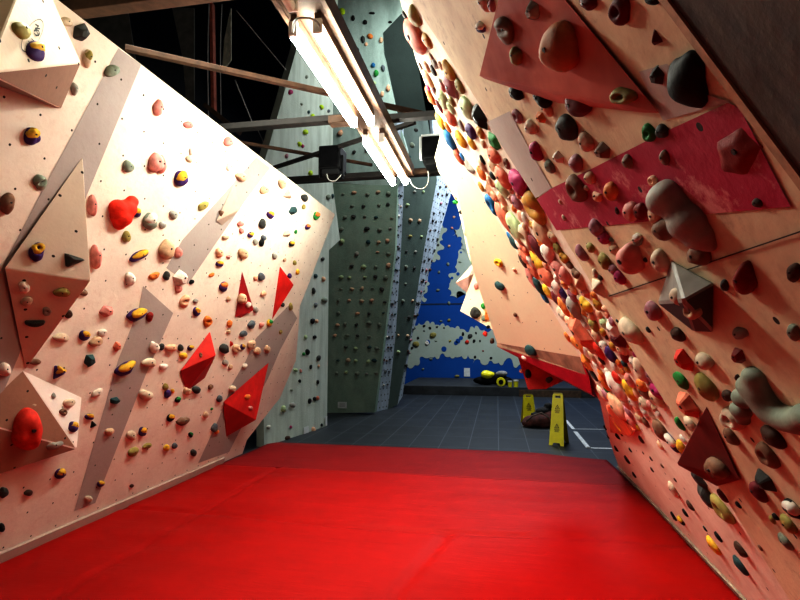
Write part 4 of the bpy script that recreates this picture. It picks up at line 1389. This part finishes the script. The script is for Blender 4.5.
table('''
404 15 5 5 b dg
414 18 14 17 d ol 0 * topmost olive hold
414 38 18 24 b co -15 * large coral top hold
426 41 9 12 b oc
431 58 5 7 b tn
434 64 6 9 b gr
440 66 4 8 b tn
421 68 3 8 b br
426 67 6 9 b tn
433 71 5 9 b dg
448 72 8 15 l oc -60
427 79 8 13 b pe
449 86 9 17 l mv -60
442 87 7 6 b pk
440 82 4 5 b gr
459 87 9 12 b ol
428 88 4 5 b mg
434 91 5 7 b mr
430 97 8 10 b or
442 100 11 14 b lg * pale green ribbed hold
451 101 7 8 b ol
458 101 5 6 b be
466 109 15 18 b lg * large pale green hold
439 107 8 5 l mr -20
449 117 11 14 b co
450 108 8 8 b lg
478 118 13 20 f bk -25 * large black hold
440 122 9 8 b yl
447 127 6 6 b or
461 126 5 10 b gr
470 132 11 11 b pp * purple strip hold
480 133 8 10 b oc
449 140 8 12 b bl -40 * blue edge hold
460 140 10 12 b yl
471 143 8 8 b yl
483 144 6 8 b tn
493 142 9 23 f gn 30 * bright green hold
457 155 10 9 b co -40
462 157 5 5 b bl
469 168 9 12 t gr
482 166 7 9 b tn
493 156 12 14 b co
493 167 10 10 b tn
482 160 6 4 b bk
481 174 9 8 b or
502 178 15 14 o co * round coral hold
506 164 6 10 r br
492 176 5 8 b bk
518 184 19 20 o mg * large pink dome
481 187 6 6 b oc
502 189 14 10 b lg
490 182 7 7 b pe
493 196 7 7 b pe
501 199 8 6 b pe
491 205 8 11 r bl -30 * blue ring hold
497 212 5 6 b or
505 219 14 17 b co
508 226 9 6 b nb
516 203 8 12 b mv
524 199 7 6 b bk
531 210 22 24 j oc * large ochre jug
515 228 16 14 b lg
521 217 7 7 b pe
541 233 11 19 b tn -30
510 238 4 7 b bl
525 220 8 6 b wh
513 243 6 8 b te
516 234 12 10 b tn
525 238 14 12 r be
541 243 9 7 b or
537 249 16 7 b mr
532 248 7 6 b or
524 257 9 9 b co
523 262 7 5 b nb
547 254 13 14 b wh
550 260 11 7 b rd
557 249 8 9 b ol
538 263 14 9 n yl * yellow knobbly hold
532 270 9 7 b co
531 278 10 7 b pk
546 277 14 15 o co * ball-like coral hold
558 270 12 14 b pk
564 276 12 11 b pk
569 265 8 5 b br
579 284 11 17 t tn -15
538 286 9 7 b te
547 292 7 9 b yl
544 297 6 6 b bl
556 288 11 11 b wh * pale grey-white hold
562 293 7 8 b pp
572 289 8 7 b pe
556 299 9 7 b mr
564 299 8 6 b mv
573 308 13 14 b gr
585 305 11 11 n yl
597 305 8 9 b oc
562 315 8 8 n be
576 322 8 6 b mg
584 324 7 5 b wh
593 325 9 9 b ol
604 324 8 9 b lg
580 334 20 16 f co 15 * large white-topped coral hold
596 336 9 8 b tn
598 343 6 5 b br
613 331 17 9 f wh
617 340 17 13 f mr -15 * maroon block with white top
606 337 4 4 b nb
567 337 5 5 b or
574 343 6 6 b or
580 346 8 10 b or
589 346 8 10 b tn
604 347 9 9 b wh
610 355 11 9 b pp
612 347 6 7 b oc
598 351 7 12 b rd
592 357 6 6 b tn
624 357 8 10 b dr
642 354 12 17 f mr
635 355 5 6 b mg
601 360 5 6 b nb
586 364 8 9 f or
624 364 6 5 b te
593 375 5 7 b dg
614 367 6 9 b wh
601 374 6 6 b or
608 374 6 7 b wh
640 371 12 18 b be * grey-beige oval hold
650 377 7 14 b mv
659 373 10 12 b be
629 381 9 7 b pk
616 378 8 7 b rd
615 387 13 14 b wh -25 * large cream hold
606 389 5 12 f gn 25
601 393 7 6 b be
629 391 12 10 b yl
641 386 10 8 b or
643 392 10 7 b br
653 390 6 7 b tn
657 391 14 11 n mg
656 399 13 8 b tn
610 400 6 6 f or
617 408 13 14 b pe
624 401 9 7 b be
633 402 10 8 b wh
643 404 8 9 b be
628 412 6 7 b mv
646 417 5 4 b wh
658 415 5 8 b wh
618 424 8 9 r yl
624 419 6 6 b or
631 421 8 9 b pk
613 416 7 10 b co
641 440 4 4 b nb
620 416 7 5 b or
''', 'A', lambda x, y: PR, 'hold-packed strip')
def poly(*p):
    def f(y):
        q = [(b, a) for a, b in p]
        for (y0, x0), (y1, x1) in zip(q, q[1:]):
            if y <= y1: return x0 + (x1 - x0) * (y - y0) / (y1 - y0)
        return p[-1][0]
    return f
# filler holds crowding the strip
_fr = random.Random(77)
_sl = poly((408, 20), (418, 60), (432, 100), (448, 140), (477, 180), (500, 220), (522, 260), (553, 300), (570, 340), (585, 370), (603, 400), (615, 425))
_sr = poly((424, 20), (447, 60), (468, 100), (497, 140), (526, 180), (546, 220), (570, 260), (600, 300), (630, 340), (655, 370), (668, 400), (650, 425))
def poly_y(f, y): return f(y)
_n = 0
for _t in range(4000):
    if _n >= 60: break
    yy = _fr.uniform(190, 424)
    ti = _fr.random()
    a, b = _sl(yy), _sr(yy)
    xx = a + (b - a) * (0.06 + 0.86 * ti)
    sz = _fr.uniform(5.5, 9.5)
    if any(math.hypot(q['x'] - xx, q['y'] - yy) < 0.40 * (math.sqrt(q['a']) + sz) for q in HOLDS if q['side'] == 'A'): continue
    hold(PR, 'A', xx, yy, sz * _fr.uniform(.8, 1.1), sz * _fr.uniform(.9, 1.3), _fr.choice('bbbfntj'), _fr.choice(['pe', 'be', 'co', 'pk', 'tn', 'pe', 'wh', 'br', 'or', 'oc', 'mv']), 'hold-packed strip')
    _n += 1
table('''
498 263 12 7 r yl * yellow oval prow hold
514 270 6 4 b pe
499 286 14 8 n te 0 * dark curved prow hold
515 315 5 5 b br
''', 'E', lambda x, y: PE, 'cream prow')
PLIP = plane3(eD, eF, at_y(589, 376, yF + 0.03))
table('''
530 352 18 8 h te 180 * dark half-moon lip hold
524 358 8 6 n wh
''', 'E', lambda x, y: PLIP, 'crimson prow lip')
PW = plane3(at_y(518, 357, 4.22), at_y(574, 376, 4.16), at_y(546, 389, 4.2))
table('''
528 374 7 9 b bk
549 380 8 7 b dg
521 371 4 5 b pk
''', 'E', lambda x, y: PW, 'red hanging volume')
table('''
475 313 12 11 b dg * striped black and white hold
484 318 6 7 b gg
483 306 5 7 b gn
487 315 6 12 b or
476 286 5 8 b pk
482 288 3 5 b dr
474 259 7 15 d gn -25 * green and white edge hold
472 246 6 8 b nb
461 212 6 5 f dg
456 195 5 10 b pe
455 202 7 5 f gn
466 232 5 9 b tn
469 240 4 8 b nb
485 334 5 6 b rd
492 341 5 6 b nb
488 327 4 4 b bk
''', 'E', lambda x, y: PF, 'board behind the prow')
table('''
468 284 5 8 b pk
''', 'E', lambda x, y: PF2, 'pale pyramid volume')

# ---- small holds of the hall walls, placed row by row
def rows(pl, surf, ys, edge_l, edge_r, n, cols, size, seed, skip=0.12, shape='b'):
    rnd = random.Random(seed)
    for ri, y in enumerate(ys):
        x0, x1 = edge_l(y), edge_r(y)
        k = 0
        cand = []
        for j in range(n):
            if rnd.random() < skip: continue
            x = x0 + (x1 - x0) * (j + 0.5 + rnd.uniform(-.22, .22)) / n
            cand.append(x)
        for ci, x in enumerate(cand):
            c = rnd.choice(cols)
            s = size * rnd.uniform(0.75, 1.25)
            hold(pl, 'row', x, y + rnd.uniform(-1.2, 1.2), s, s * rnd.uniform(0.6, 1.0), shape, c, surf, None, 0)
            HOLDS[-1]['rc'] = (len(ys) - ri, ci + 1)
def lin(a, b):
    (xa, ya), (xb, yb) = a, b
    return lambda y: xa + (xb - xa) * (y - ya) / (yb - ya)
def poly(*p):
    def f(y):
        for (x0, y0), (x1, y1) in zip(p, p[1:]):
            if y <= y1: return x0 + (x1 - x0) * (y - y0) / (y1 - y0)
        return p[-1][0]
    return f
rows(PG2, 'green tower wall', [193, 205, 217, 229, 241, 253, 266, 277, 289, 301, 313, 324, 336, 348, 361, 373], poly((336, 190), (338, 250), (331, 300), (331, 380)), poly((396, 190), (394, 250), (383, 345), (377, 400)), 5,
     ['gg', 'gg', 'pe', 'dg', 'gr', 'te', 'tn', 'gg', 'lg'], 4.6, 21, 0.16)
rows(PS1, 'left pale tower strip', [128, 142, 156, 196, 206, 216, 226, 236, 247, 258, 270, 281, 292, 303, 314, 325, 337, 348, 360, 372, 384], poly((397, 128), (397, 185), (394.5, 250), (384, 345), (376, 400)), poly((403.5, 128), (403.5, 185), (400.5, 250), (395, 330), (389, 400)), 3,
     ['dg', 'bk', 'bg', 'nb', 'te', 'wh'], 2.7, 22, 0.10)
rows(PG3, 'dark tower wall', [192, 206, 220, 236, 252, 268, 284, 300, 318, 336, 352], poly((405, 190), (401, 250), (396.5, 330), (391, 390)), poly((434, 190), (424, 250), (410, 340), (402, 390)), 2,
     ['gg', 'ol', 'tn', 'dg', 'gr', 'lg'], 4.2, 23, 0.2)
rows(PS2, 'right pale tower strip', [186, 195, 204, 213, 222, 231, 240, 250, 260, 270, 281, 292, 304, 316, 328, 340, 352, 366], poly((437, 186), (425, 250), (411, 335), (403, 380)), poly((453, 186), (434.5, 258), (412, 340), (405, 380)), 3,
     ['dg', 'bk', 'nb', 'mv', 'bg', 'dg'], 2.9, 24, 0.08)
def free(txt, pl, surf):
    for ln in txt.strip().split('\n'):
        f = ln.split()
        x, y, w, h = [float(q) for q in f[:4]]
        q, sf = (PG1, 'grey hall wall') if pl is PU and x < 334 else (pl, surf)
        hold(q, 'free', x, y, w, h, f[4], f[5], sf)
free('''
329 13 6 8 b yg
342 11 6 8 b yg
332 27 5 5 b yg
318 2 6 5 b yg
353 18 4 6 b bk
336 4 3 7 b dg
372 13 6 3 b bk
365 22 5 5 b bk
390 22 4 3 b bk
370 36 6 6 b or
366 44 4 4 b pe
381 40 4 7 b tn
363 39 4 8 b dg
345 49 4 6 b dg
357 50 4 7 b dg
351 60 3 5 b bk
340 43 4 5 b lg
354 61 4 5 b wh
373 65 5 5 b bl
376 73 5 8 b gn
383 68 4 7 b bg
388 88 5 7 b pe
374 83 4 5 b lg
372 98 8 5 b bl
382 94 4 6 b pe
291 92 5 6 b mg
322 107 5 5 b yg
313 116 6 4 b yg
306 132 6 6 b yg
300 144 5 5 b yg
307 77 3 4 b gg
302 104 3 3 b gg
309 112 4 3 b te
329 111 3 4 b bg
331 118 2 3 b bl
287 156 4 5 b mv
296 161 2 4 b pp
303 146 5 3 b mg
340 133 6 6 b pe
341 131 3 3 b co
366 150 3 5 b bg
354 152 4 4 b dg
379 165 4 4 b gg
412 145 6 6 b gg
409 157 4 4 b te
416 130 5 4 b dg
''', PU, 'upper hall wall')
free('''
311 173 7 4 b yg
329 197 5 6 b gg
333 196 3 5 b te
323 259 5 4 b dg
316 276 4 5 b te
314 291 4 7 b dg
316 305 4 5 b bg
325 300 7 6 b gg
324 279 5 5 b pe
313 321 5 6 b bk
317 321 4 4 b pe
306 337 4 4 b lg
315 337 4 4 b bk
308 352 5 6 b bk
319 358 5 6 b dg
304 354 3 4 b gn
301 371 3 4 b pk
311 367 3 5 b bk
318 382 3 5 b bk
319 366 3 3 b pe
310 401 4 6 b bk
315 399 4 5 b bk
318 398 4 4 b co
292 390 3 3 b gg
296 370 5 4 b lg
284 409 6 7 b lg
293 405 6 6 b gr
314 430 5 6 b pe
269 427 5 4 b wh
311 437 3 3 b wh
322 425 3 3 b bk
288 438 6 5 b nb
300 381 3 4 b bk
291 427 3 3 b mg
''', PG1, 'grey hall wall')
free('''
433 335 7 6 b ol
416 344 7 6 b ol
427 343 5 5 r wh
424 326 3 3 b bk
430 328 3 3 b bk
437 327 3 2 b bk
444 328 2 2 b bk
418 338 3 3 b bk
412 348 3 3 b bk
424 331 2 2 b dg
463 334 3 4 b bk
470 336 5 5 b dg
476 333 2 3 b bk
467 342 5 4 b rd
474 341 3 4 b bk
480 341 2 3 b bk
475 357 3 3 b bk
491 358 3 3 b bk
483 351 2 2 b dr
454 217 3 3 b pe
452 228 3 3 b pk
438 245 3 3 b dg
449 246 3 3 b pe
448 264 3 4 b gg
439 272 3 3 b gg
438 290 4 3 b gg
449 303 3 4 b gg
449 320 4 3 b ol
441 321 3 2 b gg
431 359 4 2 b gg
423 369 3 2 b gg
458 295 3 3 b bk
460 262 4 2 b gg
450 341 3 3 b ol
436 341 3 2 b gg
457 376 6 2 b ol
''', PB, 'blue wall')


# ------------------------------------------------------------------ the smallest footholds, past the 300 largest, as one object
bpy.context.view_layer.update()
_fh = sorted([q for q in HOLDS if q['o'].name.split('.')[0] == 'foothold'], key=lambda q: -q['a'])
_rest = _fh[298:]
_bm = bmesh.new(); _mats = []
_o0 = _rest[0]['o'].matrix_world.translation.copy()
for q in _rest:
    for ob in [q['o']] + list(q['o'].children):
        mw = q['o'].matrix_world if ob is q['o'] else q['o'].matrix_world @ ob.matrix_local
        mt = ob.data.materials[0]
        if mt not in _mats: _mats.append(mt)
        mi = _mats.index(mt)
        tmp = bmesh.new(); tmp.from_mesh(ob.data); tmp.transform(Matrix.Translation(-_o0) @ mw)
        vmap = {v: _bm.verts.new(v.co) for v in tmp.verts}
        for f in tmp.faces:
            g = _bm.faces.new([vmap[v] for v in f.verts]); g.material_index = mi; g.smooth = True
        tmp.free()
for q in _rest:
    for ch in list(q['o'].children): bpy.data.objects.remove(ch)
    bpy.data.objects.remove(q['o'])
_ids = {id(q) for q in _rest}
HOLDS[:] = [q for q in HOLDS if id(q) not in _ids]
_me = bpy.data.meshes.new('tiny_footholds'); _bm.to_mesh(_me); _bm.free()
for mt in _mats: _me.materials.append(mt)
_o = bpy.data.objects.new('tiny_footholds', _me); col.objects.link(_o); _o.location = _o0
_o['kind'] = 'stuff'
tag(_o, 'scatter of the very smallest footholds, mostly on the pale tower strips', 'climbing hold')
for q in HOLDS:
    if 'rc' in q: q['rc0'] = True
# recount the rows after the merge
_by = {}
for q in HOLDS:
    if 'rc' in q: _by.setdefault((q['surf'], q['rc'][0]), []).append(q)
for k, lst in _by.items():
    lst.sort(key=lambda q: q['x'])
    for i, q in enumerate(lst): q['rc'] = (k[1], i + 1)

# ------------------------------------------------------------------ labels that single each hold out
ORD = ['', 'second ', 'third ', 'fourth ', 'fifth ', 'sixth ', 'seventh ', 'eighth ', 'ninth ', 'tenth ', 'eleventh ', 'twelfth ', 'thirteenth ', 'fourteenth ', 'fifteenth ', 'sixteenth ', 'seventeenth ', 'eighteenth ', 'nineteenth ', 'twentieth ', 'twenty-first ']
def size_word(a): return 'tiny' if a < 45 else 'small' if a < 140 else 'medium' if a < 420 else 'large'
def colour_word(ks): return ' and '.join(COL[k][1] for k in ks)
def direction(dx, dy):
    a = math.degrees(math.atan2(-dy, dx)) % 360
    return ['right of', 'up-right of', 'above', 'up-left of', 'left of', 'down-left of', 'below', 'down-right of'][int((a + 22.5) // 45) % 8]
used = {}
for hd in HOLDS:
    o = hd['o']; o['category'] = 'climbing hold'
    o['group'] = 'climbing holds on the ' + hd['surf']
    cw = colour_word(hd['k'])
    sz = size_word(hd['a'])
    if 'rc' in hd:
        r, c = hd['rc']
        hd['l'] = f"tiny {cw} hold on the {hd['surf']}, {(ORD[r - 1] or 'first ')}row up, {(ORD[c - 1] or 'first ')}from left"
        continue
    if hd['side'] == 'free': continue
    if hd['land']:
        hd['l'] = f"{hd['land']} on the {hd['surf']}"
        continue
    near = min((l for l in LAND if l[0] == hd['side'] or (hd['side'] in 'RA' and l[0] in 'RA' and l[0] == hd['side'])), key=lambda l: (l[1] - hd['x']) ** 2 + (l[2] - hd['y']) ** 2)
    d = direction(hd['x'] - near[1], hd['y'] - near[2])
    sh = SH[hd['s']][1]
    sp = '' if sh == 'rounded' else sh + ' '
    hd['key'] = (f"{sz} {cw} {sp}hold {d} the {near[3]}, {hd['surf']}")
    hd['dist'] = math.hypot(near[1] - hd['x'], near[2] - hd['y'])
    used.setdefault(hd['key'], []).append(hd)
for k, lst in used.items():
    lst.sort(key=lambda q: q['dist'])
    for i, hd in enumerate(lst):
        hd['l'] = k if len(lst) == 1 else (('nearest ' if i == 0 else ORD[i].strip() + ' nearest ') + k)
# distinctly placed ones of the free walls: rank by height among the same colour
by = {}
for hd in HOLDS:
    if hd['side'] == 'free': by.setdefault((hd['surf'], colour_word(hd['k'])), []).append(hd)
for (surf, cw), lst in by.items():
    lst.sort(key=lambda q: q['y'])
    for i, hd in enumerate(lst):
        hd['l'] = f"the only {cw} small hold on the {surf}" if len(lst) == 1 else f"{ORD[i]}highest small {cw} hold on the {surf}"
for hd in HOLDS: hd['o']['label'] = hd['l']
# ------------------------------------------------------------------ light
w = bpy.data.worlds.new('world'); scene.world = w; w.use_nodes = True
w.node_tree.nodes['Background'].inputs[0].default_value = (0.9, 0.95, 1, 1)
w.node_tree.nodes['Background'].inputs[1].default_value = 0.0
def area(name, loc, target, size, power, colr=(1, 0.97, 0.92), sy=None):
    l = bpy.data.lights.new(name, 'AREA'); l.energy = power; l.color = colr; l.size = size
    if sy: l.shape = 'RECTANGLE'; l.size_y = sy
    o = bpy.data.objects.new(name, l); col.objects.link(o); o.location = loc
    o.rotation_euler = (Vector(target) - Vector(loc)).to_track_quat('-Z', 'Y').to_euler()
    return o
area('added_hall_lamp', (0.6, 12.5, 7.2), (0, 13, 0), 2.5, 620, (0.88, 0.95, 1))  # unseen lamp added to brighten the back hall
area('added_hall_lamp', (-0.8, 8.0, 7.3), (-1.5, 11, 3), 1.5, 150, (0.95, 1, 0.97))  # unseen lamp added to brighten the tower and upper wall
area('added_wall_lamp', (-2.1, 2.8, 4.2), (0.1, 1.9, 2.4), 0.12, 290, (0.97, 0.98, 0.86), 1.3)  # unseen lamp added above the left wall to light the right wall
scene.view_settings.view_transform = 'Standard'
scene.view_settings.look = 'None'
scene.view_settings.exposure = 0.06
scene.view_settings.gamma = 0.72
scene.cycles.max_bounces = 6
